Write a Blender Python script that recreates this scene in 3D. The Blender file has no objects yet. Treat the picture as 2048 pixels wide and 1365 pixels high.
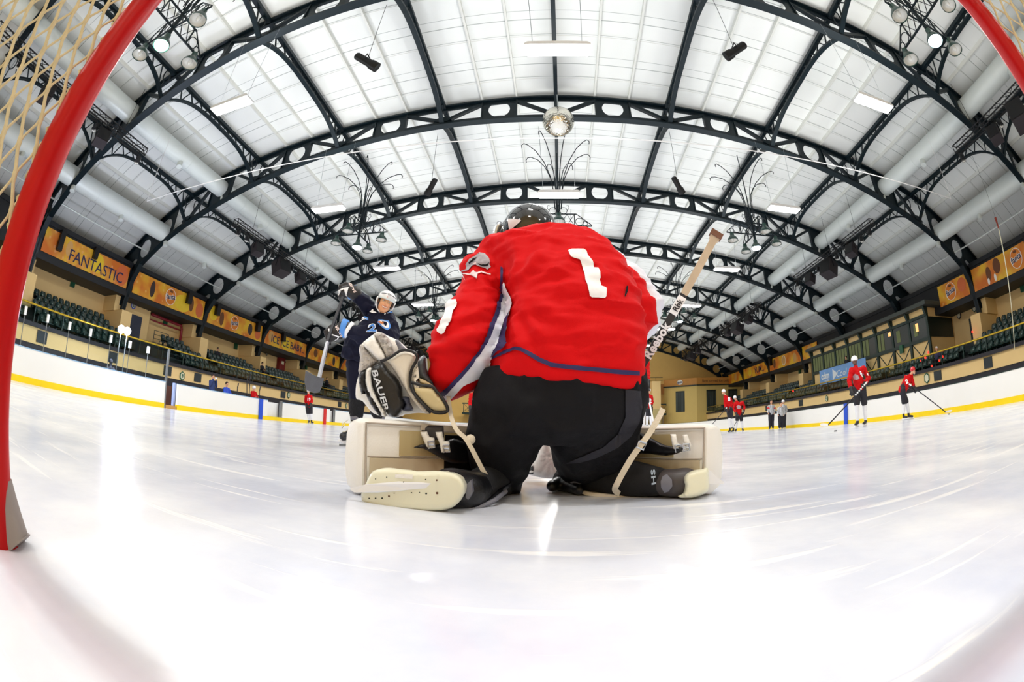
import bpy, bmesh, math, random
from mathutils import Vector, Matrix, noise
from mathutils.bvhtree import BVHTree
random.seed(7)
SC = bpy.context.scene
COL = SC.collection
PI = math.pi
V = Vector
# ---------------------------------------------------------------- camera
YAW, PITCH, ROLL, FPX, CAMH = 0.09570, 0.19950, 0.02410, 901.58, 0.266
def cam_axes():
    cy, sy, cp, sp, cr, sr = math.cos(YAW), math.sin(YAW), math.cos(PITCH), math.sin(PITCH), math.cos(ROLL), math.sin(ROLL)
    f, r, u = V((-sy, cy, 0)), V((cy, sy, 0)), V((0, 0, 1))
    f2, u2 = f * cp + u * sp, u * cp - f * sp
    return r * cr + u2 * sr, u2 * cr - r * sr, f2
CR, CU, CF = cam_axes()
CP = V((0, 0, CAMH))
cd = bpy.data.cameras.new('camera')
cam = bpy.data.objects.new('camera', cd)
COL.objects.link(cam)
cam.matrix_world = Matrix(((CR.x, CU.x, -CF.x, 0), (CR.y, CU.y, -CF.y, 0), (CR.z, CU.z, -CF.z, CAMH), (0, 0, 0, 1)))
cd.type = 'PANO'
cd.sensor_width, cd.sensor_height = 36, 36 * 1365 / 2048
cd.panorama_type = 'FISHEYE_EQUISOLID'
cd.fisheye_lens = FPX / 2048 * 36
cd.fisheye_fov = math.radians(200)
cd.clip_start, cd.clip_end = 0.01, 300
SC.camera = cam
def ray(x, y):
    dx, dy = x - 1024, 682 - y
    r = math.hypot(dx, dy); th = 2 * math.asin(r / 2 / FPX); ph = math.atan2(dy, dx)
    return CR * (math.sin(th) * math.cos(ph)) + CU * (math.sin(th) * math.sin(ph)) + CF * math.cos(th)
def at(x, y, Y=None, X=None, Z=None):
    """the point of the hall that the picture shows at (x, y), on the plane Y, X or Z"""
    v = ray(x, y)
    t = Y / v.y if Y is not None else X / v.x if X is not None else (Z - CAMH) / v.z
    return CP + v * t
# ---------------------------------------------------------------- view, world, lamps
SC.view_settings.view_transform = 'Standard'
SC.view_settings.look = 'None'
SC.view_settings.gamma = 1
SC.view_settings.use_curve_mapping = False
SC.view_settings.exposure = 0.0
SC.cycles.use_denoising = True
wd = bpy.data.worlds.new('hall_air'); SC.world = wd; wd.use_nodes = True
wd.node_tree.nodes['Background'].inputs[0].default_value = (0.93, 0.96, 1, 1)
wd.node_tree.nodes['Background'].inputs[1].default_value = 0.35
X0 = 0.215                       # centre line of the hall
TY = [0.034 + 7.5 * i for i in range(9)]     # trusses along the hall
LAMP_Y = [TY[i] for i in range(-1 + 1, 8)]
FIX_Z = 9.0
def area(name, loc, sx, sy, power, col=(1, 1, 1), rot=(0, 0, 0)):
    l = bpy.data.lights.new(name, 'AREA'); l.shape = 'RECTANGLE'; l.size, l.size_y = sx, sy; l.energy = power; l.color = col
    o = bpy.data.objects.new(name, l); o.location = loc; o.rotation_euler = rot; COL.objects.link(o); return o
for fy in [-7.4] + TY[:8]:
    for fx in (-9.6, 0.02, 9.6):
        area('fixture_light', (X0 + fx, fy, FIX_Z - 0.06), 1.5, .36, 250, (1, 0.985, 0.95)); area('added_ceiling_uplight', (X0 + fx, fy, FIX_Z + 0.14), 1.4, .3, 105, (1, 0.985, 0.95), (PI, 0, 0))  # upward areas are added above the fixtures to brighten the roof
# ---------------------------------------------------------------- mesh builder
class MB:
    def __init__(s): s.v, s.f, s.mi, s.m = [], [], [], 0
    def add(s, vs, fs):
        b = len(s.v); s.v += [V(p) for p in vs]
        for f in fs: s.f.append([b + i for i in f]); s.mi.append(s.m)
        return s
    def box(s, c, d, rot=None):
        hx, hy, hz = d[0] / 2, d[1] / 2, d[2] / 2
        vs = [V((x, y, z)) for z in (-hz, hz) for y in (-hy, hy) for x in (-hx, hx)]
        if rot: vs = [rot @ p for p in vs]
        return s.add([p + V(c) for p in vs], [(0, 2, 3, 1), (4, 5, 7, 6), (0, 1, 5, 4), (2, 6, 7, 3), (0, 4, 6, 2), (1, 3, 7, 5)])
    def bb(s, x0, x1, y0, y1, z0, z1):
        return s.box(((x0 + x1) / 2, (y0 + y1) / 2, (z0 + z1) / 2), (abs(x1 - x0), abs(y1 - y0), abs(z1 - z0)))
    def bar(s, p, q, w, h=None, up=(0, 0, 1)):
        p, q = V(p), V(q); h = h or w; d = q - p; L = d.length
        if L < 1e-6: return s
        d /= L; u = V(up); r = d.cross(u)
        if r.length < 1e-4: r = d.cross(V((1, 0, 0)))
        r.normalize(); u = r.cross(d)
        return s.box((p + q) / 2, (w, L, h), Matrix((r, d, u)).transposed())
    def sweep(s, pts, w, h, up=(0, 0, 1), cap=True):
        """rectangular section w (sideways) x h (along up) swept along a polyline"""
        pts = [V(p) for p in pts]; n = len(pts); rings = []
        for i, p in enumerate(pts):
            d = (pts[min(i + 1, n - 1)] - pts[max(i - 1, 0)]).normalized()
            r = d.cross(V(up))
            if r.length < 1e-4: r = d.cross(V((1, 0, 0)))
            r.normalize(); u = r.cross(d)
            ww = w[i] if isinstance(w, (list, tuple)) else w; hh = h[i] if isinstance(h, (list, tuple)) else h
            rings.append([p + r * ww / 2 + u * hh / 2, p - r * ww / 2 + u * hh / 2, p - r * ww / 2 - u * hh / 2, p + r * ww / 2 - u * hh / 2])
        return s.loft(rings, cap)
    def loft(s, rings, cap=True, closed=True):
        n = len(rings[0]); vs = [p for r in rings for p in r]; fs = []
        for i in range(len(rings) - 1):
            for j in range(n if closed else n - 1):
                a, b = i * n + j, i * n + (j + 1) % n
                fs.append((a, b, b + n, a + n))
        if cap:
            fs.append(tuple(range(n))[::-1]); fs.append(tuple((len(rings) - 1) * n + j for j in range(n)))
        return s.add(vs, fs)
    def tube(s, pts, r, n=8, cap=True, flat=1.0):
        pts = [V(p) for p in pts]; m = len(pts); rings = []; up = None
        for i, p in enumerate(pts):
            d = pts[min(i + 1, m - 1)] - pts[max(i - 1, 0)]
            if d.length < 1e-9: d = V((0, 0, 1))
            d.normalize()
            if up is None:
                up = V((0, 0, 1)) if abs(d.z) < .9 else V((1, 0, 0))
            a = d.cross(up)
            if a.length < 1e-5: a = d.cross(V((0, 1, 0)))
            a.normalize(); up = a.cross(d).normalized()
            rr = r[i] if isinstance(r, (list, tuple)) else r
            rings.append([p + a * (math.cos(2 * PI * k / n) * rr) + up * (math.sin(2 * PI * k / n) * rr * flat) for k in range(n)])
        return s.loft(rings, cap)
    def poly(s, pts, off):
        pts = [V(p) for p in pts]; o = V(off); n = len(pts)
        return s.add(pts + [p + o for p in pts], [tuple(range(n))[::-1], tuple(range(n, 2 * n))] + [(i, (i + 1) % n, n + (i + 1) % n, n + i) for i in range(n)])
    def ringplate(s, outer, inner, off):
        """plate with a hole: outer and inner loops of equal length, thickness off"""
        n = len(outer); o = V(off); vs = [V(p) for p in outer] + [V(p) for p in inner]; vs += [p + o for p in vs]; fs = []
        for i in range(n):
            j = (i + 1) % n
            fs += [(i, j, n + j, n + i), (2 * n + i, 3 * n + i, 3 * n + j, 2 * n + j), (i, 2 * n + i, 2 * n + j, j), (n + i, n + j, 3 * n + j, 3 * n + i)]
        return s.add(vs, fs)
    def lathe(s, prof, c=(0, 0, 0), n=20, rot=None, cap=True):
        rings = [[(rot @ V((r * math.cos(2 * PI * k / n), r * math.sin(2 * PI * k / n), z)) if rot else V((r * math.cos(2 * PI * k / n), r * math.sin(2 * PI * k / n), z))) + V(c) for k in range(n)] for r, z in prof]
        return s.loft(rings, cap)
    def ball(s, c, r, n=16, m=10, rot=None):
        r = (r, r, r) if not isinstance(r, (tuple, list, Vector)) else r; rings = []
        for i in range(m + 1):
            t = PI * min(max(i / m, .02), .98)
            ring = []
            for k in range(n):
                p = V((r[0] * math.sin(t) * math.cos(2 * PI * k / n), r[1] * math.sin(t) * math.sin(2 * PI * k / n), -r[2] * math.cos(t)))
                ring.append((rot @ p if rot else p) + V(c))
            rings.append(ring)
        return s.loft(rings)
    def cone(s, p, q, r0, r1, n=14):
        """round-ended tapered limb from p to q"""
        p, q = V(p), V(q); d = q - p; L = d.length or 1e-6; d = d / L
        pts, rs = [], []
        for t in (88, 60, 30, 0): pts.append(p - d * r0 * math.sin(math.radians(t))); rs.append(r0 * math.cos(math.radians(t)))
        for t in (0, 30, 60, 88): pts.append(q + d * r1 * math.sin(math.radians(t))); rs.append(r1 * math.cos(math.radians(t)))
        return s.tube(pts, rs, n)
    def limb(s, *jr, n=14):
        for (p, r), (q, r2) in zip(jr[:-1], jr[1:]): s.cone(p, q, r, r2, n)
        return s
    def build(s, name, mat, parent=None, smooth=False, auto=None):
        me = bpy.data.meshes.new(name)
        o0 = ORG.get(parent.name, V((0, 0, 0))) if parent else V((0, 0, 0))
        me.from_pydata([tuple(p - o0) for p in s.v], [], s.f)
        ms = mat if isinstance(mat, (list, tuple)) else [mat]
        for m in ms: me.materials.append(m)
        if len(ms) > 1: me.polygons.foreach_set('material_index', s.mi)
        bm = bmesh.new(); bm.from_mesh(me); bmesh.ops.recalc_face_normals(bm, faces=bm.faces); bm.to_mesh(me); bm.free()
        me.validate()
        if smooth: me.polygons.foreach_set('use_smooth', [True] * len(me.polygons))
        if auto: me.set_sharp_from_angle(angle=math.radians(auto))
        o = bpy.data.objects.new(name, me); COL.objects.link(o)
        if parent: o.parent = parent; ORG[o.name] = o0.copy()
        return o
ORG = {}
def tag(o, label, cat, group=None):
    o['label'] = label; o['category'] = cat
    if group: o['group'] = group
    return o
def thing(name, label, cat, loc, group=None):
    o = bpy.data.objects.new(name, None); COL.objects.link(o); o.location = loc; o.empty_display_size = .2
    ORG[o.name] = V(loc); return tag(o, label, cat, group)
def struct(name, mb, mat, smooth=False, auto=None):
    o = mb.build(name, mat, None, smooth, auto); o['kind'] = 'structure'; return o
def dup(o, shift, label=None, parent=None):
    """copy of a thing with copies of its parts and sub-parts"""
    c = o.copy(); COL.objects.link(c)
    if parent: c.parent = parent
    else:
        c.location = V(o.location) + V(shift); ORG[c.name] = ORG.get(o.name, V((0, 0, 0))) + V(shift)
        if label: c['label'] = label
    for ch in KIDS(o): dup(ch, None, None, c)
    return c
def KIDS(o): return list(o.children)
def remesh(o, vox, it=6, fac=.5):
    """fuse the overlapping limbs of o into one skin"""
    m = o.modifiers.new('fuse', 'REMESH'); m.mode = 'VOXEL'; m.voxel_size = vox; m.use_smooth_shade = True
    if it: s_ = o.modifiers.new('soften', 'SMOOTH'); s_.factor = fac; s_.iterations = it
    bpy.context.view_layer.update()
    dg = bpy.context.evaluated_depsgraph_get()
    me = bpy.data.meshes.new_from_object(o.evaluated_get(dg)); old = o.data
    ms = list(old.materials); o.modifiers.clear(); o.data = me
    if not me.materials:
        for x in ms: me.materials.append(x)
    me.polygons.foreach_set('use_smooth', [True] * len(me.polygons)); me.name = o.name
    return o
def displace(o, fn):
    """move each vertex along its normal by fn(world position, normal)"""
    me = o.data; o0 = ORG.get(o.name, V((0, 0, 0))); ns = [n.vector.copy() for n in me.vertex_normals]
    for v, n in zip(me.vertices, ns): v.co += n * fn(v.co + o0, n)
    me.update(); return o
def bvh(*obs):
    vs, fs = [], []
    for o in obs:
        b = len(vs); o0 = ORG.get(o.name, V((0, 0, 0))); vs += [v.co + o0 for v in o.data.vertices]; fs += [[b + i for i in p.vertices] for p in o.data.polygons]
    return BVHTree.FromPolygons(vs, fs)
# ---------------------------------------------------------------- materials
def nd(t, kind, **k):
    n = t.nodes.new(kind)
    for a, b in k.items():
        if hasattr(n, a): setattr(n, a, b)
        else: n.inputs[a.replace('_', ' ')].default_value = b
    return n
def lin(c): return tuple((x / 12.92 if x <= .04045 else ((x + .055) / 1.055) ** 2.4) for x in c)
def rgb(r, g, b): return lin((r / 255, g / 255, b / 255)) + (1,)
MATS = {}
def M(name, col, rough=.5, metal=0, var=None, bump=None, emit=0, alpha=1, coat=0, spec=.5, sheen=0, trans=0, wave=None):
    """procedural surface: colour varied by noise (scale, amount), bumped by noise (scale, strength)"""
    if name in MATS: return MATS[name]
    m = bpy.data.materials.new(name); m.use_nodes = True; t = m.node_tree; p = t.nodes['Principled BSDF']
    c = rgb(*col)
    p.inputs['Base Color'].default_value = c; p.inputs['Roughness'].default_value = rough; p.inputs['Metallic'].default_value = metal
    p.inputs['Specular IOR Level'].default_value = spec; p.inputs['Coat Weight'].default_value = coat; p.inputs['Alpha'].default_value = alpha
    p.inputs['Transmission Weight'].default_value = trans
    if sheen: p.inputs['Sheen Weight'].default_value = sheen
    if emit: p.inputs['Emission Color'].default_value = c; p.inputs['Emission Strength'].default_value = emit
    tc = nd(t, 'ShaderNodeTexCoord')
    sc, am = var or (6, .06)
    n = nd(t, 'ShaderNodeTexNoise', Scale=sc, Detail=4.0); t.links.new(tc.outputs['Object'], n.inputs['Vector'])
    mx = nd(t, 'ShaderNodeMix', data_type='RGBA')
    t.links.new(n.outputs['Fac'], mx.inputs[0])
    mx.inputs[6].default_value = tuple(max(0, x * (1 - am)) for x in c[:3]) + (1,); mx.inputs[7].default_value = tuple(min(1, x * (1 + am)) for x in c[:3]) + (1,)
    t.links.new(mx.outputs[2], p.inputs['Base Color'])
    if bump:
        b = nd(t, 'ShaderNodeTexNoise', Scale=bump[0], Detail=3.0); t.links.new(tc.outputs['Object'], b.inputs['Vector'])
        bp = nd(t, 'ShaderNodeBump', Strength=bump[1], Distance=.02); t.links.new(b.outputs['Fac'], bp.inputs['Height']); t.links.new(bp.outputs[0], p.inputs['Normal'])
    MATS[name] = m; return m
ORD = 'first second third fourth fifth sixth seventh eighth ninth tenth eleventh twelfth thirteenth fourteenth fifteenth sixteenth seventeenth eighteenth nineteenth twentieth'.split()
def ordn(i):
    """0 -> first ..."""
    if i < 20: return ORD[i]
    tens = {2: 'twenty', 3: 'thirty', 4: 'forty'}; k = i + 1
    return (tens[k // 10] + '-' + ORD[k % 10 - 1]) if k % 10 else {2: 'twentieth', 3: 'thirtieth', 4: 'fortieth'}[k // 10]
# ---------------------------------------------------------------- surfaces of the hall
m_truss = M('dark_green_steel', (9, 27, 34), .45, .0, (3, .2), spec=.35)
m_steel = M('grey_steel', (150, 155, 158), .35, .8)
m_black = M('black_metal', (22, 22, 24), .45, .3)
m_duct = M('white_duct', (222, 230, 227), .38, .05, (1.2, .05))
m_cream = M('cream_plaster', (246, 212, 148), .75, 0, (1.5, .04))
m_purlin = M('white_purlin', (222, 224, 218), .5, 0)
m_conc = M('dark_concrete', (52, 56, 58), .85, 0, (2, .2))
m_dgreen = M('dark_green_paint', (24, 48, 42), .5, 0, (3, .1))
m_board = M('white_board', (243, 241, 236), .3, 0, (.8, .03))
m_yel = M('yellow_plastic', (250, 214, 8), .35)
m_blue = M('blue_plastic', (28, 78, 200), .4)
m_red = M('red_plastic', (214, 26, 26), .4)
m_white = M('white_paint', (240, 240, 240), .45)
m_lamp = M('lit_lamp', (255, 255, 255), .4, emit=9)
m_brass = M('brass_rail', (214, 180, 58), .3, .7)
def glass_mat(name, tint, a):
    m = bpy.data.materials.new(name); m.use_nodes = True; t = m.node_tree; t.nodes.clear()
    o = nd(t, 'ShaderNodeOutputMaterial'); tr = nd(t, 'ShaderNodeBsdfTransparent', Color=rgb(*tint)); gl = nd(t, 'ShaderNodeBsdfGlossy', Roughness=.03, Color=(1, 1, 1, 1))
    fr = nd(t, 'ShaderNodeFresnel', IOR=1.45); mx = nd(t, 'ShaderNodeMixShader')
    mu = nd(t, 'ShaderNodeMath', operation='MULTIPLY'); mu.inputs[1].default_value = a
    t.links.new(fr.outputs[0], mu.inputs[0]); t.links.new(mu.outputs[0], mx.inputs[0]); t.links.new(tr.outputs[0], mx.inputs[1]); t.links.new(gl.outputs[0], mx.inputs[2]); t.links.new(mx.outputs[0], o.inputs[0])
    return m
m_glass = glass_mat('clear_glass', (240, 246, 245), .35); m_glass2 = glass_mat('rail_glass', (236, 244, 242), .12)
# ice: milky white, scraped, with the red goal line and crease paint sunk under it
def ice_mat():
    m = bpy.data.materials.new('ice'); m.use_nodes = True; t = m.node_tree; p = t.nodes['Principled BSDF']
    tc = nd(t, 'ShaderNodeTexCoord'); L = t.links.new
    n1 = nd(t, 'ShaderNodeTexNoise', Scale=1.1, Detail=8.0, Roughness=.6); L(tc.outputs['Object'], n1.inputs['Vector'])
    mp = nd(t, 'ShaderNodeMapping'); mp.inputs['Rotation'].default_value = (0, 0, .5); mp.inputs['Scale'].default_value = (.35, 5, 1); L(tc.outputs['Object'], mp.inputs['Vector'])
    n2 = nd(t, 'ShaderNodeTexNoise', Scale=3.0, Detail=6.0); L(mp.outputs[0], n2.inputs['Vector'])
    r1 = nd(t, 'ShaderNodeValToRGB'); r1.color_ramp.elements[0].position = .38; r1.color_ramp.elements[1].position = .66
    r1.color_ramp.elements[0].color = rgb(214, 219, 235); r1.color_ramp.elements[1].color = rgb(246, 247, 250); L(n1.outputs['Fac'], r1.inputs[0])
    # skate cuts: thin light lines of a stretched noise
    r2 = nd(t, 'ShaderNodeValToRGB'); r2.color_ramp.elements[0].position = .60; r2.color_ramp.elements[1].position = .66; L(n2.outputs['Fac'], r2.inputs[0])
    mx = nd(t, 'ShaderNodeMix', data_type='RGBA'); L(r2.outputs[0], mx.inputs[0]); L(r1.outputs[0], mx.inputs[6]); mx.inputs[7].default_value = rgb(252, 252, 254)
    # the goal line (soft edged, seen through the milky ice)
    sx = nd(t, 'ShaderNodeSeparateXYZ'); L(tc.outputs['Object'], sx.inputs[0])
    def band(y, half, soft):
        a = nd(t, 'ShaderNodeMath', operation='SUBTRACT'); L(sx.outputs['Y'], a.inputs[0]); a.inputs[1].default_value = y
        b = nd(t, 'ShaderNodeMath', operation='ABSOLUTE'); L(a.outputs[0], b.inputs[0])
        c = nd(t, 'ShaderNodeMapRange'); c.inputs['From Min'].default_value = half; c.inputs['From Max'].default_value = half + soft; c.inputs['To Min'].default_value = 1; c.inputs['To Max'].default_value = 0; L(b.outputs[0], c.inputs['Value']); return c
    g = band(.20, .012, .05); mg = nd(t, 'ShaderNodeMix', data_type='RGBA'); k = nd(t, 'ShaderNodeMath', operation='MULTIPLY'); L(g.outputs[0], k.inputs[0]); k.inputs[1].default_value = .4
    L(k.outputs[0], mg.inputs[0]); L(mx.outputs[2], mg.inputs[6]); mg.inputs[7].default_value = rgb(196, 168, 182)
    last = mg
    for yb in (19.4, 33.9):
        g = band(yb, .13, .03); m2 = nd(t, 'ShaderNodeMix', data_type='RGBA'); k = nd(t, 'ShaderNodeMath', operation='MULTIPLY'); L(g.outputs[0], k.inputs[0]); k.inputs[1].default_value = .3
        L(k.outputs[0], m2.inputs[0]); L(last.outputs[2], m2.inputs[6]); m2.inputs[7].default_value = rgb(120, 150, 220); last = m2
    L(last.outputs[2], p.inputs['Base Color'])
    n3 = nd(t, 'ShaderNodeTexNoise', Scale=14.0, Detail=6.0); L(tc.outputs['Object'], n3.inputs['Vector'])
    ad = nd(t, 'ShaderNodeMath', operation='ADD'); L(n3.outputs['Fac'], ad.inputs[0]); L(r2.outputs[0], ad.inputs[1])
    bp = nd(t, 'ShaderNodeBump', Strength=.07, Distance=.01); L(ad.outputs[0], bp.inputs['Height']); L(bp.outputs[0], p.inputs['Normal'])
    rr = nd(t, 'ShaderNodeMapRange'); rr.inputs['To Min'].default_value = .09; rr.inputs['To Max'].default_value = .27; L(n1.outputs['Fac'], rr.inputs['Value']); L(rr.outputs[0], p.inputs['Roughness'])
    p.inputs['Specular IOR Level'].default_value = .5
    return m
m_ice = ice_mat()
XL, XR, YE = -14.85, 15.15, 56.2        # rink sides and far end
HX = 26.0                               # hall half width
YW = 60.6                               # far end wall
b = MB(); b.bb(X0 - HX, X0 + HX, -12, YW, -.3, 0); struct('floor', b, m_ice)
# -------- roof
TXP = [(0, 14.27), (4.9, 13.97), (9.82, 13.43), (14.58, 12.66), (19.23, 11.42), (22.4, 9.95), (25.4, 8.15)]
BXP = [(0, 12.875), (4.912, 12.756), (9.82, 12.124), (14.582, 11.026), (19.0, 9.6), (21.5, 8.55), (22.9, 7.65), (23.55, 6.7), (23.8, 5.8), (23.98, 4.93)]
def crv(P, x):
    """smooth even curve through P"""
    x = abs(x); n = len(P)
    for i in range(n - 1):
        if x <= P[i + 1][0] or i == n - 2:
            (x1, y1), (x2, y2) = P[i], P[i + 1]
            def sl(k):
                if k == 0: return 0.
                if k == n - 1: return (P[k][1] - P[k - 1][1]) / (P[k][0] - P[k - 1][0])
                return (P[k + 1][1] - P[k - 1][1]) / (P[k + 1][0] - P[k - 1][0])
            h = x2 - x1; t = (x - x1) / h; m1, m2 = sl(i) * h, sl(i + 1) * h
            return (2 * t ** 3 - 3 * t * t + 1) * y1 + (t ** 3 - 2 * t * t + t) * m1 + (-2 * t ** 3 + 3 * t * t) * y2 + (t ** 3 - t * t) * m2
def ztop(x): return crv(TXP, x)
def zbot(x): return crv(BXP[:6], x)
def roof_mat():
    m = bpy.data.materials.new('roof_panels'); m.use_nodes = True; t = m.node_tree; p = t.nodes['Principled BSDF']; L = t.links.new
    tc = nd(t, 'ShaderNodeTexCoord'); mp = nd(t, 'ShaderNodeMapping'); L(tc.outputs['Object'], mp.inputs['Vector'])
    n = nd(t, 'ShaderNodeTexNoise', Scale=.5, Detail=3.0); L(tc.outputs['Object'], n.inputs['Vector'])
    sx = nd(t, 'ShaderNodeSeparateXYZ'); L(tc.outputs['Object'], sx.inputs[0])
    def seams(period, half, off):
        a = nd(t, 'ShaderNodeMath', operation='ADD'); L(sx.outputs['Y'], a.inputs[0]); a.inputs[1].default_value = off
        b = nd(t, 'ShaderNodeMath', operation='PINGPONG'); L(a.outputs[0], b.inputs[0]); b.inputs[1].default_value = period / 2
        c = nd(t, 'ShaderNodeMath', operation='LESS_THAN'); L(b.outputs[0], c.inputs[0]); c.inputs[1].default_value = half; return c
    s1, s2 = seams(1.25, .012, 100 - .034), seams(2.5, .02, 100 - .034 - .45)
    mx = nd(t, 'ShaderNodeMath', operation='MAXIMUM'); L(s1.outputs[0], mx.inputs[0]); L(s2.outputs[0], mx.inputs[1])
    r = nd(t, 'ShaderNodeMix', data_type='RGBA'); L(n.outputs['Fac'], r.inputs[0]); r.inputs[6].default_value = rgb(226, 230, 226); r.inputs[7].default_value = rgb(240, 242, 240)
    c = nd(t, 'ShaderNodeMix', data_type='RGBA'); L(mx.outputs[0], c.inputs[0]); L(r.outputs[2], c.inputs[6]); c.inputs[7].default_value = rgb(168, 174, 170)
    L(c.outputs[2], p.inputs['Base Color']); p.inputs['Roughness'].default_value = .5
    return m
m_roof = roof_mat()
b = MB(); xs = [-26 + 52 * i / 80 for i in range(81)]
b.loft([[V((X0 + x, y, ztop(x) + .10 + d)) for x in xs] for (y, d) in ((-12, 0), (YW, 0), (YW, .2), (-12, .2), (-12, 0))], cap=False, closed=False)
struct('ceiling', b, m_roof, True, 40)
# white purlins, two between each pair of beams
b = MB()
px = []
for i in range(5):
    a0 = [0, 4.912, 9.82, 14.58, 19.23][i]; a1 = [4.912, 9.82, 14.58, 19.23, 24.2][i]
    px += [a0 + (a1 - a0) * .347, a0 + (a1 - a0) * .653]
for x in px:
    for s in (-1, 1):
        if x > 22.5: continue
        z = ztop(x) + .04; b.bb(X0 + s * x - .04, X0 + s * x + .04, -12, YW, z - .10, z + .08)
for y in [TY[0] + 1.25 * i for i in range(48)]:              # sag rods across the roof
    if (round((y - TY[0]) / 1.25) % 6) in (1, 3, 5): b.tube([(X0 + x, y, ztop(x) - .02) for x in xs[6:75]], .012, 4)
struct('trim_1', b, m_purlin)
# -------- one arched truss, then copies along the hall
NX = [0, 4.912, 9.82, 14.582, 19.231]
def make_truss(y):
    t = thing('roof_truss', '', 'roof truss', (X0, y, 0), 'arched roof trusses')
    o = lambda x, z, dy=0: V((X0 + x, y + dy, z))
    xs_ = [i * .6 for i in range(-42, 43)]
    c = MB(); c.sweep([o(x, ztop(x) - .10) for x in xs_], .34, .07); c.sweep([o(x, ztop(x) - .2) for x in xs_], .07, .2); c.build('top_chord', m_truss, t)
    c = MB()
    full = [(x, zbot(x)) for x in [i * .5 for i in range(0, 43)]] + BXP[6:]
    line = [(-x, z) for x, z in full[::-1]] + full[1:]
    c.sweep([o(x, z + .03) for x, z in line], .34, .06, up=(0, 0, 1) if 0 else (0, 1, 0)) if 0 else None
    rings = []
    for i, (x, z) in enumerate(line):
        p, q = line[max(i - 1, 0)], line[min(i + 1, len(line) - 1)]
        tx, tz = q[0] - p[0], q[1] - p[1]; l = math.hypot(tx, tz); nx, nz = -tz / l, tx / l
        rings.append([o(x, z, -.17), o(x, z, .17), o(x + nx * .07, z + nz * .07, .17), o(x + nx * .07, z + nz * .07, .04), o(x + nx * .26, z + nz * .26, .04), o(x + nx * .26, z + nz * .26, -.04), o(x + nx * .07, z + nz * .07, -.04), o(x + nx * .07, z + nz * .07, -.17)])
    c.loft(rings); c.build('bottom_chord', m_truss, t)
    def plate(x0, x1, xc, zc, r, s):
        P = []; n = 32
        for k in range(n):
            a = 2 * PI * k / n; dx, dz = math.cos(a), math.sin(a); lo, hi = 0, 4.
            for _ in range(24):
                m_ = (lo + hi) / 2; X, Z = xc + dx * m_, zc + dz * m_
                if x0 <= X <= x1 and zbot(X) + .05 <= Z <= ztop(X) - .12: lo = m_
                else: hi = m_
            P.append((xc + dx * lo, zc + dz * lo))
        I = [(xc + math.cos(2 * PI * k / n) * r, zc + math.sin(2 * PI * k / n) * r) for k in range(n)]
        w = MB(); w.ringplate([o(s * x, z, -.03) for x, z in P], [o(s * x, z, -.03) for x, z in I], (0, .06, 0))
        for xx in (x0, x1): w.bar(o(s * xx, zbot(xx) + .1), o(s * xx, ztop(xx) - .15), .2, .05, up=(1, 0, 0))
        w.build('web_plate', m_truss, t)
    for s in (-1, 1):
        for k in range(4):
            a0, a1 = NX[k], NX[k + 1]; w_ = a1 - a0; x0, x1, xc = a0 + w_ * .347, a0 + w_ * .653, a0 + w_ * .5
            zc = (zbot(xc) + ztop(xc)) / 2 + .03
            plate(x0, x1, xc, zc, .47, s)
            d = MB()
            d.bar(o(s * (a0 + .1), zbot(a0) + .28), o(s * x0, ztop(x0) - .22), .14, .16, up=(0, 1, 0)); d.build('diagonal', m_truss, t)
            d = MB(); d.bar(o(s * (a1 - .1), zbot(a1) + .28), o(s * x1, ztop(x1) - .22), .14, .16, up=(0, 1, 0)); d.build('diagonal', m_truss, t)
        for k in range(5):
            if k == 0 and s < 0: continue
            a = NX[k]; g = MB(); z = zbot(a) + .2
            g.poly([o(s * a + .42 * math.cos(PI * i / 10), z + .34 * math.sin(PI * i / 10), -.04) for i in range(11)], (0, .08, 0)); g.build('gusset', m_truss, t)
        # outer bay: plate round the duct, then the plate with the big and the small eye above the leg
        d = MB(); d.bar(o(s * 19.35, zbot(19.35) + .28), o(s * 20.3, ztop(20.3) - .2), .14, .16, up=(0, 1, 0)); d.build('diagonal', m_truss, t)
        w = MB(); n = 32
        def outer_edge(cx, cz, xa, xb, lo_f, hi_f, r):
            P, I = [], []
            for k in range(n):
                a = 2 * PI * k / n; dx, dz = math.cos(a), math.sin(a); lo, hi = 0, 4.
                for _ in range(24):
                    m_ = (lo + hi) / 2; X, Z = cx + dx * m_, cz + dz * m_
                    if xa <= X <= xb and lo_f(X) <= Z <= hi_f(X): lo = m_
                    else: hi = m_
                P.append((cx + dx * lo, cz + dz * lo)); I.append((cx + dx * r, cz + dz * r))
            w.ringplate([o(s * x, z, -.03) for x, z in P], [o(s * x, z, -.03) for x, z in I], (0, .06, 0))
        hi_f = lambda X: ztop(X) - .12
        def leg_in(X):
            for (xa, za), (xb, zb) in zip(full[:-1], full[1:]):
                if xa <= X <= xb: return za + (zb - za) * (X - xa) / max(xb - xa, 1e-6)
            return full[-1][1]
        outer_edge(21.1, (leg_in(21.1) + ztop(21.1)) / 2 + .02, 20.35, 21.85, lambda X: leg_in(X) + .05, hi_f, .52)
        outer_edge(22.86, 8.62, 21.85, 23.5, lambda X: max(leg_in(X) + .05, 7.75 if X < 23 else 7.75), hi_f, .56)
        w.build('web_plate', m_truss, t)
        # leg: widening up into two branches round the small eye
        g = MB(); lp = [(23.98, 4.93), (23.8, 5.8), (23.55, 6.7), (23.15, 7.4), (22.9, 7.75), (23.45, 7.95), (23.55, 7.75), (23.66, 7.3), (23.98, 6.5), (24.3, 5.7), (24.5, 4.95)]
        g.poly([o(s * x, z, -.05) for x, z in lp], (0, .1, 0))
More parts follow.
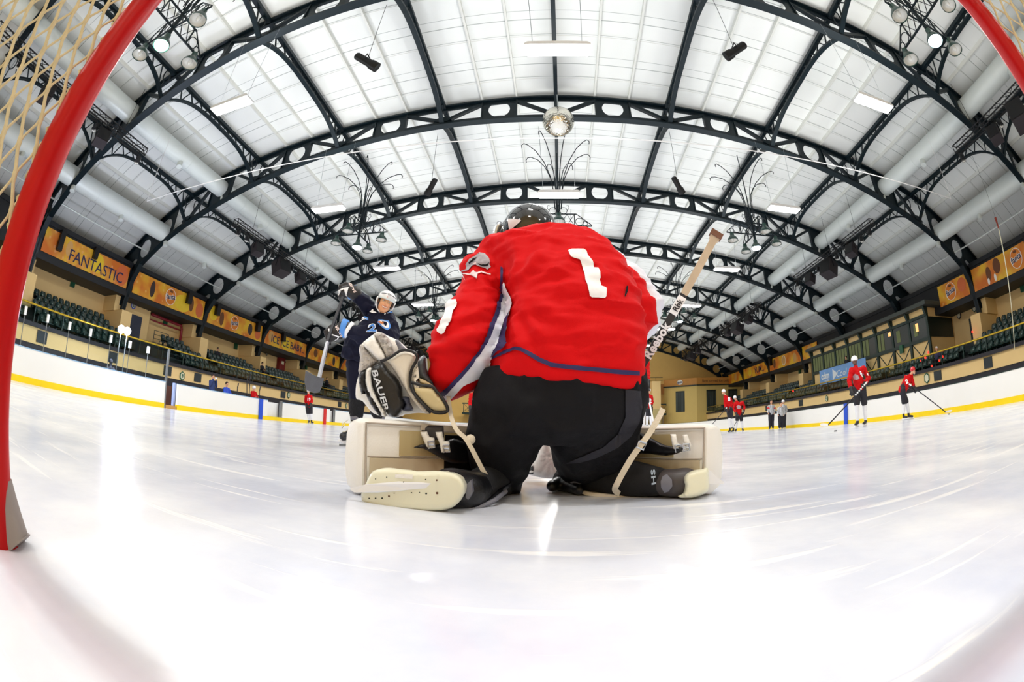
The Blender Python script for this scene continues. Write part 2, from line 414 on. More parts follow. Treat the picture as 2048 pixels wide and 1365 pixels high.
        g.poly([o(s * x, z, -.17) for x, z in [(24.44, 4.95), (24.24, 5.7), (23.92, 6.5), (23.6, 7.3), (23.66, 7.3), (23.98, 6.5), (24.3, 5.7), (24.5, 4.95)]], (0, .34, 0))
        g.build('leg', m_truss, t)
        g = MB(); g.poly([o(s * x, z, -.05) for x, z in [(23.4, 7.9), (23.5, 8.05), (23.85, 8.08), (24.25, 7.85), (24.62, 7.5), (24.9, 7.4), (25.35, 7.6), (25.4, 8.0), (23.5, 9.1)]], (0, .1, 0)); g.build('eaves_branch', m_truss, t)
    return t
tr = make_truss(TY[1]); TRUSS = [tr]
for i in range(0, 9):
    if i == 1: continue
    TRUSS.append(dup(tr, (0, TY[i] - TY[1], 0)))
for t in TRUSS:
    i = round((t.location.y - TY[0]) / 7.5)
    t['label'] = ['dark green arched steel truss directly over the red goal frame', 'dark green arched truss crossing the picture top corners, nearest in full view', 'dark green arched truss behind the mirror ball', "dark green arched truss just above the goalie's black helmet", 'dark green arched truss third beyond the mirror ball one, counting that as first', 'dark green arched truss fourth from the far end wall', 'dark green arched truss third from the far end wall', 'dark green arched truss second from the far end wall', 'dark green arched truss standing against the far end wall'][i]
# -------- lattice beams running from truss to truss
def make_beam(k, s, y):
    x = NX[k]; zt = ztop(x) - .14; dep = zt - zbot(x) - .1
    nm = 'ridge_beam' if k == 0 else 'lattice_beam'
    t = thing(nm, '', 'roof beam', (X0 + s * x, y, zt)); y0, y1 = y + .06, y + 7.44
    P = lambda u, z, d=0: V((X0 + s * x + d, y0 + (y1 - y0) * u, z))
    N = 24
    if k == 0:
        c = MB(); c.bar(P(0, zt - .08), P(1, zt - .08), .12, .3); c.build('beam_web', m_truss, t)
        c = MB(); c.sweep([P(u / N, zt - .28 - .55 * abs(2 * u / N - 1) ** 9) for u in range(N + 1)], .16, .05); c.build('bottom_flange', m_truss, t)
        return t
    zb = lambda u: zt - .34 - (dep - .34) * abs(2 * u - 1) ** 3.2
    c = MB(); c.bar(P(0, zt - .02), P(1, zt - .02), .2, .14); c.build('top_chord', m_truss, t)
    c = MB(); c.sweep([P(u / N, zb(u / N)) for u in range(N + 1)], .2, .08); c.build('bottom_chord', m_truss, t)
    us = [.0, .07, .12, .17, .22, .27, .32, .37, .42, .47, .53, .58, .63, .68, .73, .78, .83, .88, .93, 1.]
    c = MB()
    for i in range(1, len(us) - 2):
        a, b_ = us[i], us[i + 1]
        c.bar(P(a, zt - .06 if i % 2 else zb(a)), P(b_, zb(b_) if i % 2 else zt - .06), .05)
    for u in (.045, .955):
        rr = .30; zc = zt - .1 - rr; c.tube([P(u, zc) + V((0, math.cos(a) * rr * .62, math.sin(a) * rr)) for a in [2 * PI * i / 16 for i in range(17)]], .03, 5)
        c.bar(P(u, zc - rr), P(u, zb(u)), .05)
    c.build('lattice', m_truss, t); return t
rowname = {1: 'first', 2: 'second', 3: 'third', 4: 'outermost'}
for k in range(5):
    for s in ((1,) if k == 0 else (-1, 1)):
        p0 = make_beam(k, s, TY[0]); p0['kind'] = 'thing'
        for i in range(8):
            o = p0 if i == 0 else dup(p0, (0, 7.5 * i, 0))
            bay = ['bay over the goal', 'bay in front of the mirror ball', 'bay just beyond the mirror ball', 'fourth bay from the goal', 'fifth bay from the goal', 'third bay from the far wall', 'second bay from the far wall', 'bay next to the far wall'][i]
            o['label'] = f'green ridge beam, {bay}' if k == 0 else f'green lattice beam, {rowname[k]} row {"left" if s < 0 else "right"} of the ridge, {bay}'
            o['group'] = 'roof beams between trusses'
# -------- air ducts through the eyes of the trusses, with spouts
def make_duct(x, z, r, s, which):
    t = thing('air_duct', f'white round air duct, {which} of the {"left" if s < 0 else "right"} pair', 'air duct', (X0 + s * x, -8, z), 'white air ducts')
    c = MB(); c.tube([(X0 + s * x, y, z) for y in (-8, 20, 40, 58)], r, 28)
    for i in range(9):
        for dy in (1.8, 4.4): 
            y = TY[0] + 7.5 * i + dy
            if y < 58: c.tube([(X0 + s * x, y, z), (X0 + s * x, y + .03, z)], r + .012, 28)
    c.build('duct_tube', m_duct, t, True, 40)
    for i in range(16):
        y = TY[0] - 5.6 + 3.75 * i + 2.0
        if y > 57: break
        d = V((-s * .35, -.1, -1)).normalized(); p = V((X0 + s * x, y, z)) + d * r * .9
        c = MB(); c.tube([p, p + d * .32], .15, 14); c.build('spout', m_duct, t, True, 40)
for s in (-1, 1):
    make_duct(16.9, (zbot(16.9) + ztop(16.9)) / 2 + .03, .46, s, 'upper')
    make_duct(21.1, 9.28, .50, s, 'lower')
    # thin white pipe under the lower duct
    c = MB(); c.tube([(X0 + s * 22.85, -8, 8.5), (X0 + s * 22.85, 59, 8.5)], .045, 6)
    tag(c.build('pipe', m_duct), f'thin white pipe along the {"left" if s < 0 else "right"} roof edge below the duct', 'pipe')
# ---------------------------------------------------------------- walls and stands
def sidebox(mb, s, xa, xb, y0, y1, z0, z1): return mb.bb(X0 + s * xa, X0 + s * xb, y0, y1, z0, z1)
ROWX = [20.85 + .8 * i for i in range(5)]; ROWZ = [2.2 + .37 * i for i in range(5)]
m_base = M('dark_wall_base', (38, 36, 44), .6, 0, (2, .2))
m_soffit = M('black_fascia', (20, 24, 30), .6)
for s, nm in ((-1, 'left'), (1, 'right')):
    b = MB(); sidebox(b, s, 25.9, 26.2, -12, YW, 0, 8.6); struct('wall_' + nm, b, m_cream)
    b = MB(); sidebox(b, s, 20.45, 20.75, -12, YW - 2, 1.58, 2.26)
    for i in range(0, 9): sidebox(b, s, 23.4, 25.95, TY[i] - .42, TY[i] + .42, 2, 4.92); sidebox(b, s, 24.35, 25.95, TY[i] - .55, TY[i] + .42, 4.9, 5.85)
    if s < 0: sidebox(b, s, 25.2, 25.95, 15.4, 18.3, 2.2, 6.1)
    struct('wall_stand_' + nm, b, m_cream)
    b = MB(); sidebox(b, s, 20.5, 20.75, -12, YW - 2, 0, 1.6)
    sidebox(b, s, 20.3, 20.85, -12, YW - 2, 2.25, 2.42); struct('trim_stand_' + nm, b, m_base)
    b = MB()
    for i in range(5): sidebox(b, s, ROWX[i] - .1, ROWX[i] + .75 if i < 4 else 25.95, -12, YW - 2, .0, ROWZ[i])
    struct('floor_stand_' + nm, b, m_conc)
    b = MB()
    for i in range(0, 8):
        sidebox(b, s, 23.75, 25.95, TY[i] + .1, TY[i + 1] - .1, 5.8, 6.16); sidebox(b, s, 23.8, 24.1, TY[i] + .1, TY[i + 1] - .1, 6.1, 7.72); sidebox(b, s, 23.7, 25.95, TY[i] + .1, TY[i + 1] - .1, 7.55, 7.8)
    struct('trim_gallery_' + nm, b, m_soffit)
b = MB(); n = 60; xs2 = [-26 + 52 * i / n for i in range(n + 1)]
b.poly([(X0 + x, YW, ztop(x) + .2) for x in xs2] + [(X0 + 26, YW, 0), (X0 - 26, YW, 0)], (0, .3, 0)); struct('wall_far', b, M('golden_plaster', (250, 206, 120), .75, 0, (1.5, .04)))
b = MB(); b.poly([(X0 + x, -12.3, ztop(x) + .2) for x in xs2] + [(X0 + 26, -12.3, 0), (X0 - 26, -12.3, 0)], (0, .3, 0)); struct('wall_near', b, m_cream)
# handrail along the front of each stand: brass top rail, posts, glass infill
for s, nm in ((-1, 'left'), (1, 'right')):
    t = thing('stand_railing', f'brass topped glass railing along the front of the {nm} stand', 'railing', (X0 + s * 20.4, 0, 2.42))
    c = MB(); c.tube([(X0 + s * 20.4, y, 3.14) for y in (-8, 25, 57.4)], .045, 8); c.build('handrail', m_brass, t, True)
    for i in range(36):
        y = -7 + 1.78 * i; c = MB(); c.bb(X0 + s * 20.4 - .025, X0 + s * 20.4 + .025, y - .025, y + .025, 2.42, 3.12); c.build('post', m_dgreen, t)
    c = MB(); c.bb(X0 + s * 20.4 - .008, X0 + s * 20.4 + .008, -8, 57.4, 2.5, 3.0); c.build('glass_infill', m_glass2, t)
# -------- dasher boards
def boards(nm, label, pts, thick=.12, h=1.04, kick=True):
    t = thing('rink_boards', label, 'rink boards', pts[0][:2] + (0,) if len(pts[0]) == 2 else pts[0], 'white rink boards')
    P = lambda z, o=0: [V((x, y, z)) for x, y in pts]
    c = MB(); c.sweep(P(.2 + (h - .2) / 2), thick, h - .2); c.build('board_panel', m_board, t)
    c = MB(); c.sweep(P(.10), thick + .03, .20); c.build('kick_strip', m_yel, t)
    c = MB(); c.sweep(P(h + .012), thick + .02, .03); c.build('top_rail', m_dgreen if nm == 'r' else M('pale_blue_rail', (150, 185, 215), .4), t)
    return t
bx = XL - .06
boards('l', 'white near left boards with clear glass and yellow kick strip', [(bx, -3), (bx, 5), (bx, 12.26)])
boards('l', 'white left boards in front of the players bench, from open gate to blue pad', [(bx, 13.05), (bx, 20.0)])
boards('l', 'short white left boards carrying the red centre line pad', [(bx, 21.5), (bx, 27.4)])
R_ = 8.5; arcL = [(bx + R_ - R_ * math.cos(a), YE - R_ + R_ * math.sin(a)) for a in [PI / 2 * i / 12 for i in range(13)]]
brx = XR + .06; arcR = [(brx - R_ + R_ * math.sin(a), YE - R_ + R_ * math.cos(a)) for a in [PI / 2 * i / 12 for i in range(13)]]
boards('l', 'white far left boards curving round the corner to the far end', [(bx, 28.2), (bx, 40)] + arcL + [(0, YE)])
boards('r', 'white right boards from the near corner along the whole side and far end', ([(0, YE), (4, YE)] + arcR + [(brx, 30), (brx, 10), (brx, -3)]))
for (x, y, nm, m, lab) in ((bx + .115, 19.3, 'blue_line_pad', m_blue, 'blue line pad on the left boards beside the red bench player'), (brx - .115, 19.3, 'blue_line_pad', m_blue, 'blue line pad on the right boards behind the tall skater'), (bx + .115, 26.6, 'centre_line_pad', m_red, 'red centre line pad on the left boards')):
    c = MB(); c.bb(x - .028, x + .03, y - .15, y + .15, 0.0, 1.06); tag(c.build(nm, m), lab, 'line pad')
# glass over the near left boards
t = thing('safety_glass', 'clear safety glass with slim posts over the near left boards', 'glass', (bx, 4, 1.055))
c = MB(); c.bb(bx - .008, bx + .008, 2.0, 12.24, 1.07, 2.35); c.build('pane', m_glass, t)
for i in range(7):
    y = 4.93 + 1.03 * i; c = MB(); c.tube([(bx, y, 1.07), (bx, y, 2.1)], .017, 6); o = c.build('post', m_steel, t)
    c = MB(); c.bb(bx - .05, bx + .05, y - .05, y + .05, 1.98, 2.24); c.build('clamp', m_white, o)
c = MB(); c.bb(bx - .05, bx + .05, 12.27, 12.35, 0, 2.35); c.build('end_post', m_steel, t)
# open gate in the left boards
t = thing('rink_gate', 'open gate between the near left boards and the bench boards', 'gate', (bx - .4, 12.3, 0))
c = MB(); c.bb(bx - .22, bx - .08, 12.93, 13.03, .02, 1.08); c.build('gate_leaf', M('pale_blue_post', (150, 165, 205), .4), t)
c = MB(); c.bb(bx - .06, bx + .06, 12.37, 13.03, 0, .14); c.build('threshold', M('wood_sill', (196, 150, 84), .5), t)
c = MB(); c.bb(bx - .9, bx - .8, 12.3, 13.4, 0, .95); c.build('inner_door', M('brown_wood', (88, 48, 34), .6), t)
t = thing('rink_gate', 'low white gate beyond the blue line pad on the left boards', 'gate', (bx - .1, 20.2, 0))
c = MB(); c.bb(bx - .25, bx - .2, 20.05, 21.4, .2, .98); c.build('gate_leaf', m_white, t); c = MB(); c.bb(bx - .06, bx + .06, 21.3, 21.45, 0, 1.12); c.build('gate_post', m_steel, t); c = MB(); c.bb(bx - .07, bx + .07, 20, 21.5, 0, .2); c.build('kick_strip', m_yel, t)
t = thing('rink_gate', 'small white gate beside the red centre line pad', 'gate', (bx - .1, 27.4, 0))
c = MB(); c.bb(bx - .25, bx - .2, 27.4, 28.2, .2, .98); c.build('gate_leaf', m_white, t); c = MB(); c.bb(bx - .06, bx + .06, 28.1, 28.2, 0, 1.1); c.build('gate_post', m_steel, t); c = MB(); c.bb(bx - .07, bx + .07, 27.4, 28.2, 0, .2); c.build('kick_strip', m_yel, t)
# -------- seats
m_seat = M('dark_green_plastic_seat', (8, 44, 42), .3, 0, (5, .2))
m_slot = M('pale_seat_slot', (150, 168, 158), .4)
def seat_mesh():
    b = MB(); P = []
    for z, w_, x in ((.30, .19, .0), (.42, .215, .03), (.60, .215, .07), (.72, .20, .10), (.79, .15, .115), (.81, .07, .12)):
        P.append((z, w_, x))
    ringsf = [[V((x + .10 * (2 * j / 8 - 1) ** 2 * -1 + .0, w_ * (2 * j / 8 - 1), z)) for j in range(9)] for z, w_, x in P]
    ringsb = [[p + V((.025, 0, 0)) for p in r[::-1]] for r in ringsf]
    b.loft([a + c_ for a, c_ in zip(ringsf, ringsb)])
    b.loft([[V((-.02 - .36 * u, w_ * (2 * j / 6 - 1), .40 + .05 * u * u + (.05 if abs(j - 3) == 3 else 0) + dz)) for j in range(7)] + [V((-.02 - .36 * u, w_ * (1 - 2 * j / 6), .36 + .05 * u * u + dz)) for j in range(7)] for u, w_, dz in ((0, .20, 0), (.5, .215, -.01), (.9, .20, .0), (1, .16, .01))])
    b.bb(-.15, .0, -.03, .03, .0, .38)
    b.m = 1; b.bb(-.012, .052, -.035, .035, .60, .635); return b
SM = {}
for s in (-1, 1):
    mb = seat_mesh()
    if s < 0: mb.v = [V((-p.x, p.y, p.z)) for p in mb.v]
    o = mb.build('stadium_seat', [m_seat, m_slot], None, True, 50); SM[s] = o
    COL.objects.unlink(o)
BAYN = ['bay beside the goal', 'bay of the FANTASTIC banner', 'second bay up the rink', 'third bay up the rink', 'ICE ICE BABY bay', 'fifth bay up the rink', 'sixth bay up the rink', 'last bay']
BAYR = ['bay beside the goal', 'nearest bay in view', 'bay next to the booth', 'bay under the booth', 'bay past the booth', 'YUM banner bay', 'sixth bay up the rink', 'last bay']
ROWN = ['front row', 'second row', 'third row', 'fourth row', 'back row']
slots = []
for s in (-1, 1):
    for r in range(5):
        for k in range(8):
            y0, y1 = TY[k] + .25, TY[k + 1] - .25
            if r >= 3: y0, y1 = TY[k] + .75, TY[k + 1] - .75
            if s < 0 and k == 2: y0 = 19.0 if r else 16.2 + 2.6
            if s < 0 and k == 5: y0 = TY[5] + 3.2 if r else y0
            if s > 0 and k in (2, 3, 4) and r >= 2:
                if k == 2: y1 = 15.6
                elif k == 3: continue
                else: y0 = 34.2
            if s > 0 and k == 2 and r >= 2: continue
            n = int((y1 - y0) / .47)
            for j in range(n):
                y = y0 + .25 + j * .47
                if y < (3.2 if s < 0 else 7.2) or y > 56.6: continue
                slots.append((math.hypot(ROWX[r] + .4, y), s, r, k, j, y))
slots.sort()
rest = {-1: MB(), 1: MB()}
for q, (d, s, r, k, j, y) in enumerate(slots):
    loc = V((X0 + s * (ROWX[r] + .38), y, ROWZ[r]))
    if q < 300:
        o = SM[s].copy(); COL.objects.link(o); o.location = loc; ORG[o.name] = loc
        tag(o, f'green folding seat, {ROWN[r]} of the {"left" if s < 0 else "right"} stand, {(BAYN if s < 0 else BAYR)[k]}, {ordn(j)} along', 'seat', 'green folding seats in the stands')
    else:
        me = SM[s].data; n0 = len(rest[s].mi); rest[s].add([v.co + loc for v in me.vertices], [list(p.vertices) for p in me.polygons]); rest[s].mi[n0:] = [p.material_index for p in me.polygons]
for s in (-1, 1):
    o = rest[s].build('stadium_seat', [m_seat, m_slot], None, True, 50); o['kind'] = 'stuff'
    tag(o, f'rows of green folding seats further up the {"left" if s < 0 else "right"} stand', 'seats')
# -------- goal: red frame, white skirt, cream net
t = thing('goal', 'red steel goal frame with a cream knotted net around the camera', 'goal', (.165, .23, 0))
GL, GR, GY = -.765, 1.05, .205
c = MB()
pr = .034
top = 1.22
arc = lambda cx, cz, a0, a1, sx: [V((cx + sx * .12 * math.cos(a), GY, cz + .12 * math.sin(a))) for a in [a0 + (a1 - a0) * i / 6 for i in range(7)]]
path = [V((GL, GY, 0)), V((GL, GY, .6)), V((GL, GY, top - .12))] + [V((GL + .12 - .12 * math.cos(a), GY, top - .12 + .12 * math.sin(a))) for a in [PI / 2 * i / 6 for i in range(1, 7)]] + [V((.165, GY, top))] + [V((GR - .12 + .12 * math.sin(a), GY, top - .12 + .12 * math.cos(a))) for a in [PI / 2 * i / 6 for i in range(0, 7)]] + [V((GR, GY, .6)), V((GR, GY, 0))]
c.tube(path, pr, 18); c.build('goal_frame', M('red_goal_paint', (186, 2, 4), .4, 0, (9, .08), spec=.25), t, True, 50)
m_pad = M('grey_post_pad', (150, 140, 134), .7)
for x, sx in ((GL, 1), (GR, -1)):
    c = MB(); c.tube([(x + .019 * sx, GY + .030, 0.003), (x + .012 * sx, GY + .024, .015), (x + .004 * sx, GY + .012, .10)], [.034, .032, .024], 14); c.build('post_foot', m_pad, t, True, 50)
# net: twisted cords hung from the posts and back frame, in diamonds
m_net = M('cream_net_cord', (214, 196, 150), .9, 0, (60, .2))
def net(nm, P, nu, nv, r):
    c = MB()
    for sgn in (1, -1):
        r1 = r * (1.25 if sgn > 0 else .8)
        for k in range(-nv, nu + nv):
            pts = []
            for v in range(nv + 1):
                u = k + (v if sgn > 0 else -v) * .5
                if 0 <= u <= nu: pts.append(P(u / nu, v / nv))
            if len(pts) > 1: 
                q = [pts[0]]
                for a, b_ in zip(pts[:-1], pts[1:]): q += [a + (b_ - a) * .28 + V((0, .0022 * sgn, -.003)), a + (b_ - a) * .72 + V((0, -.0022 * sgn, .002)), b_]
                c.tube(q, [r1 * (1.25 if i % 3 == 0 else .85) for i in range(len(q))], 6, True)
    return c.build(nm, m_net, t, True)
def side(x, sx, dn):
    def P(u, v):
        # u from the post backwards, v from the ice upwards
        y = GY - .014 - u * (.95 + (1 - v) * .15); z = .02 + v * 1.17
        bulge = math.sin(PI * u) * math.sin(PI * v) * .07
        return V((x + sx * (.02 - bulge * 1.0 + u * .05), y, z))
    return P
net('side_net', side(GL - .034, 1, 0), 24, 22, .0042); net('side_net', side(GR + .034, -1, 0), 24, 22, .0036)
def topn(u, v):
    return V((GL + u * (GR - GL), GY - .045 - v * .55, top - .02 - .03 * math.sin(PI * u) * math.sin(PI * v)))
net('top_net', topn, 34, 12, .0042)
m_lace = M('orange_lace_cord', (196, 120, 70), .9)
for x, sx in ((GL, -1), (GR, 1)):
    c = MB(); c.tube([V((x + sx * (.046 + .006 * math.sin(i * 1.7)), GY - .018 - .008 * math.cos(i * 1.7), .04 + i * .012)) for i in range(92)], .0045, 5); c.build('lacing', m_net, t, True)
c = MB(); c.tube([V((GL, GY - .0, .03)), V((GL + .06, GY - .6, .03)), V((GL + .35, GY - 1.05, .03)), V((GR - .35, GY - 1.05, .03)), V((GR - .06, GY - .6, .03)), V((GR, GY, .03))], .03, 10); c.build('base_bar', m_white, t, True)
# ---------------------------------------------------------------- lettering helper
def text(name, body, size, org, xd, yd, mat, parent=None, depth=.006, bold=0, shear=0, align='CENTER', spacing=1.0):
    """raised lettering: centre org, running along xd, upright along yd"""
    cu = bpy.data.curves.new('lettering', 'FONT'); cu.body = body; cu.size = size; cu.extrude = depth; cu.offset = bold; cu.shear = shear; cu.align_x = align; cu.align_y = 'CENTER'; cu.space_character = spacing; cu.resolution_u = 3
    o = bpy.data.objects.new('lettering', cu); COL.objects.link(o); bpy.context.view_layer.update()
    me = bpy.data.meshes.new_from_object(o.evaluated_get(bpy.context.evaluated_depsgraph_get())); bpy.data.objects.remove(o)
    xd, yd = V(xd).normalized(), V(yd).normalized(); zd = xd.cross(yd); o0 = ORG.get(parent.name, V((0, 0, 0))) if parent else V((0, 0, 0))
    for v in me.vertices: v.co = V(org) + xd * v.co.x + yd * v.co.y + zd * v.co.z - o0
    me.materials.clear(); me.materials.append(mat); me.name = name
    ob = bpy.data.objects.new(name, me); COL.objects.link(ob)
    if parent: ob.parent = parent; ORG[ob.name] = o0.copy()
    return ob
# ---------------------------------------------------------------- lamps and hanging gear
def place(y, names): return names[min(range(len(names)), key=lambda i: abs(TY[i] - y))]
CN = {-1: 'left of the ridge', 0: 'under the ridge', 1: 'right of the ridge'}
FN = ['over the goal', 'at the top of the picture', 'beside the mirror ball truss', "above the helmet's truss", 'fourth up the rink', 'fifth up the rink', 'sixth up the rink', 'by the far end']
f0 = None
for i in range(0, 8):
    for c_ in (-1, 0, 1):
        loc = (X0 + 9.62 * c_, TY[i], FIX_Z)
        if f0 is None:
            f0 = thing('ceiling_light', '', 'ceiling light', loc, 'white strip lights hung from the trusses')
            x, y, z = loc; c = MB(); P = [(-.80, .0), (-.80, .05), (-.72, .12), (.72, .12), (.80, .05), (.80, 0)]
            c.poly([(x + a, y - .21, z + b_) for a, b_ in P], (0, .42, 0)); c.build('housing', m_white, f0)
            c = MB(); P = [(-.77, .0), (-.74, -.05), (.74, -.05), (.77, 0)]; c.poly([(x + a, y - .19, z + b_) for a, b_ in P], (0, .38, 0)); c.build('diffuser', m_lamp, f0)
            for a in (-.6, .6): c = MB(); c.tube([(x + a, y, z + .1), (x + a * 1.25, y - .2, z + 3.3)], .008, 4); c.build('hanger_wire', m_steel, f0)
            o = f0
        else: o = dup(f0, V(loc) - f0.location)
        o['label'] = f'white strip light hanging {CN[c_]}, {FN[i]}'
m_bell = M('green_enamel', (34, 70, 62), .35, 0, coat=.3)
m_bellin = M('white_enamel', (216, 214, 206), .3, .3)
m_bulb = M('glass_bulb', (235, 235, 228), .15, 0)
m_lit = M('lit_bulb', (226, 240, 255), .3, emit=14)
m_litg = M('lit_green_bulb', (150, 255, 215), .3, emit=7)
def bell(t, p, lit):
    p = V(p); c = MB()
    prof = [(.045, .42), (.10, .42), (.11, .30), (.12, .24), (.20, .17), (.27, .06), (.285, -.02), (.275, -.02), (.26, .05), (.19, .15), (.10, .2), (.02, .2)]
    c.lathe(prof, p, 18, cap=False); o = c.build('bell_lamp', m_bell, t, True, 50)
    c = MB(); c.lathe([(.262, .0), (.245, .05), (.17, .145), (.02, .17)], p, 18, cap=False); c.build('reflector', m_bellin, o, True, 60)
    c = MB()
    if lit: c.lathe([(.01, .10), (.16, .09), (.245, .03), (.22, -.06), (.1, -.11), (.01, -.12)], p, 16)
    else: c.ball(p + V((0, 0, .07)), (.07, .07, .11), 12, 8)
    c.build('bulb', {0: m_bulb, 1: m_lit, 2: m_litg}[lit], o, True)
def chandelier(x, y, label, lits, hooks=True):
    z = 9.5; t = thing('chandelier', label, 'chandelier', (x, y, z), 'green iron lamp crosses under the roof'); O = V((x, y, z))
    zr = ztop(x - X0) - .58
    c = MB(); c.tube([O + V((0, 0, -.25)), O + V((0, 0, 1.1))], .07, 8); c.tube([O + V((0, 0, 1.1)), V((x, y, zr))], .03, 6); c.build('mast', m_truss, t)
    for a in range(4):
        d = V((math.cos(a * PI / 2), math.sin(a * PI / 2), 0)); c = MB(); q = lambda r, h: O + d * r + V((0, 0, h))
        c.bar(q(0, 0), q(1.55, 0), .05); c.bar(q(0, .62), q(.85, .62), .045); c.bar(q(.75, 0), q(.75, .62), .045); c.bar(q(.85, .62), q(1.55, .04), .03)
        for u, v in (((.05, .02), (.40, .6)), ((.05, .6), (.40, .02)), ((.40, .02), (.74, .6)), ((.40, .6), (.74, .02))): c.bar(q(*u), q(*v), .022)
        for cx, cz, r in ((.98, .22, .19), (1.24, .13, .11)): c.tube([q(cx + r * math.cos(k * PI / 8), cz + r * math.sin(k * PI / 8)) for k in range(17)], .016, 5)
        for cx in (.25,): c.tube([q(cx + .17 * math.cos(k * PI / 8), .62 + .19 + .17 * math.sin(k * PI / 8)) for k in range(17)], .014, 5)
        c.tube([q(.42, .8), q(.52, .95), q(.48, 1.1), q(.38, 1.06)], .014, 5)
        c.build('arm', m_truss, t)
        p = q(1.28, -.42); c = MB(); c.tube([q(1.28, 0), p + V((0, 0, .4))], .02, 6); c.build('drop_rod', m_truss, t); bell(t, p, lits[a])
    bell(t, O + V((0, 0, -.72)), lits[4])
    for k in range(8 if hooks else 0):
        a = k * PI / 4 + .3; d = V((math.cos(a), math.sin(a), 0)); R = 1.75; zt = min(ztop(x + d.x * R - X0), zr + .58) - .25
        pts = [O + d * .16 + V((0, 0, .9)), O + d * .22 + V((0, 0, 1.9))]
        H = zt - z
        pts += [O + d * (R * f) + V((0, 0, 1.9 + (H - 1.9) * g)) for f, g in ((.2, .3), (.38, .62), (.62, .86), (.85, .98), (.97, 1.0), (1.03, .95), (1.02, .88))]
        c = MB(); c.tube(pts, .022, 5); c.build('curved_rod', m_truss, t, True)
for i, y in ((0, TY[0] + 3.95), (2, TY[2] + 3.75), (4, TY[4] + 3.75), (6, TY[6] + 3.75)):
    for s in (-1, 1):
        nm = {0: 'in the picture corner with one lamp lit', 2: "level with the shooter's helmet, one lamp lit" if s < 0 else 'above the raised stick tip, one lamp lit', 4: 'fifth bay up the rink', 6: 'next to the far end'}[i]
        chandelier(X0 + 9.82 * s, y, f'green iron lamp cross {"left" if s < 0 else "right"} of the ridge, {nm}', (0, 0, 0, 0, 2 if (i == 0 and s < 0) else 1))
chandelier(X0, TY[2] + 3.75, "green iron lamp cross under the ridge behind the goalie's helmet", (0, 0, 0, 0, 1), True)
# mirror ball
t = thing('mirror_ball', 'silver mirror ball hanging below the second truss', 'mirror ball', (.27, 14.2, 12.05))
m_mir = bpy.data.materials.new('mirror_tiles'); m_mir.use_nodes = True; tt = m_mir.node_tree; pb = tt.nodes['Principled BSDF']
pb.inputs['Metallic'].default_value = 1; pb.inputs['Roughness'].default_value = .12; pb.inputs['Base Color'].default_value = rgb(232, 228, 216)
tc = nd(tt, 'ShaderNodeTexCoord'); vo = nd(tt, 'ShaderNodeTexVoronoi', Scale=14.0); tt.links.new(tc.outputs['Object'], vo.inputs['Vector'])
bp = nd(tt, 'ShaderNodeBump', Strength=.5, Distance=.02); tt.links.new(vo.outputs['Distance'], bp.inputs['Height']); tt.links.new(bp.outputs[0], pb.inputs['Normal'])
c = MB(); c.ball((.27, 14.2, 12.05), .64, 40, 26); c.build('ball', m_mir, t, True)
c = MB(); c.tube([(.27, 14.2, 12.6), (.27, 14.2, 13.6)], .025, 8); c.build('hanging_rod', m_steel, t)
# profile spots on wires
for (x, y, z, dx, lab) in ((-5.35, 8.5, 10.45, .45, 'black spotlight on a wire left of the ridge, near the top'), (5.6, 8.4, 10.75, -.45, 'black spotlight on a wire right of the ridge, near the top'), (-5.5, 17.1, 10.85, -.25, 'black spotlight on a wire left of the ridge, above the second nearest strip light row'), (5.65, 17.0, 10.85, .25, 'black spotlight on a wire right of the ridge, behind the mirror ball truss')):
    t = thing('spotlight', lab, 'spotlight', (x, y, z), 'black spotlights on wires'); d = V((dx, .25, -.28)).normalized(); O = V((x, y, z))
    c = MB(); c.tube([O - d * .45, O - d * .4, O + d * .12, O + d * .16, O + d * .42], [.10, .13, .13, .16, .17], 14); c.build('barrel', m_black, t, True, 50)
    c = MB(); c.tube([O + V((0, .2, 0)), O + V((0, .12, .26)), O + V((0, -.12, .26)), O + V((0, -.2, 0))], .02, 6); c.build('yoke', m_black, t)
    c = MB(); c.tube([O + V((0, 0, .25)), O + V((.02, -.1, 3.1))], .01, 4); c.build('wire', m_black, t)
# box trusses with loudspeakers
def box_truss(x, y0, y1, z, lab):
    t = thing('lighting_truss', lab, 'lighting truss', (x, y0, z), 'black lighting trusses below the ducts'); c = MB(); r = .16
    cs = [(-r, -r), (r, -r), (r, r), (-r, r)]
    for a, b_ in cs: c.tube([(x + a, y0, z + b_), (x + a, y1, z + b_)], .028, 6)
    c.build('chords', m_black, t); c = MB(); n = int((y1 - y0) / .42)
    for i in range(n):
        ya, yb = y0 + (y1 - y0) * i / n, y0 + (y1 - y0) * (i + 1) / n
        for k in range(4):
            p, q = cs[k], cs[(k + 1) % 4]
            if i % 2: p, q = q, p
            c.tube([(x + p[0], ya, z + p[1]), (x + q[0], yb, z + q[1])], .014, 4)
    for yy in (y0, y1):
        for k in range(4): c.tube([(x + cs[k][0], yy, z + cs[k][1]), (x + cs[(k + 1) % 4][0], yy, z + cs[(k + 1) % 4][1])], .02, 4)
    c.build('lacing_bars', m_black, t)
    for yy in (y0 + 1.6, (y0 + y1) / 2, y1 - 1.6): c = MB(); c.tube([(x, yy, z + .1), (x, yy, ztop(x - X0) - .1)], .012, 4); c.build('suspension_wire', m_black, t)
m_spk = M('charcoal_cabinet', (46, 40, 44), .7, 0, (6, .15))
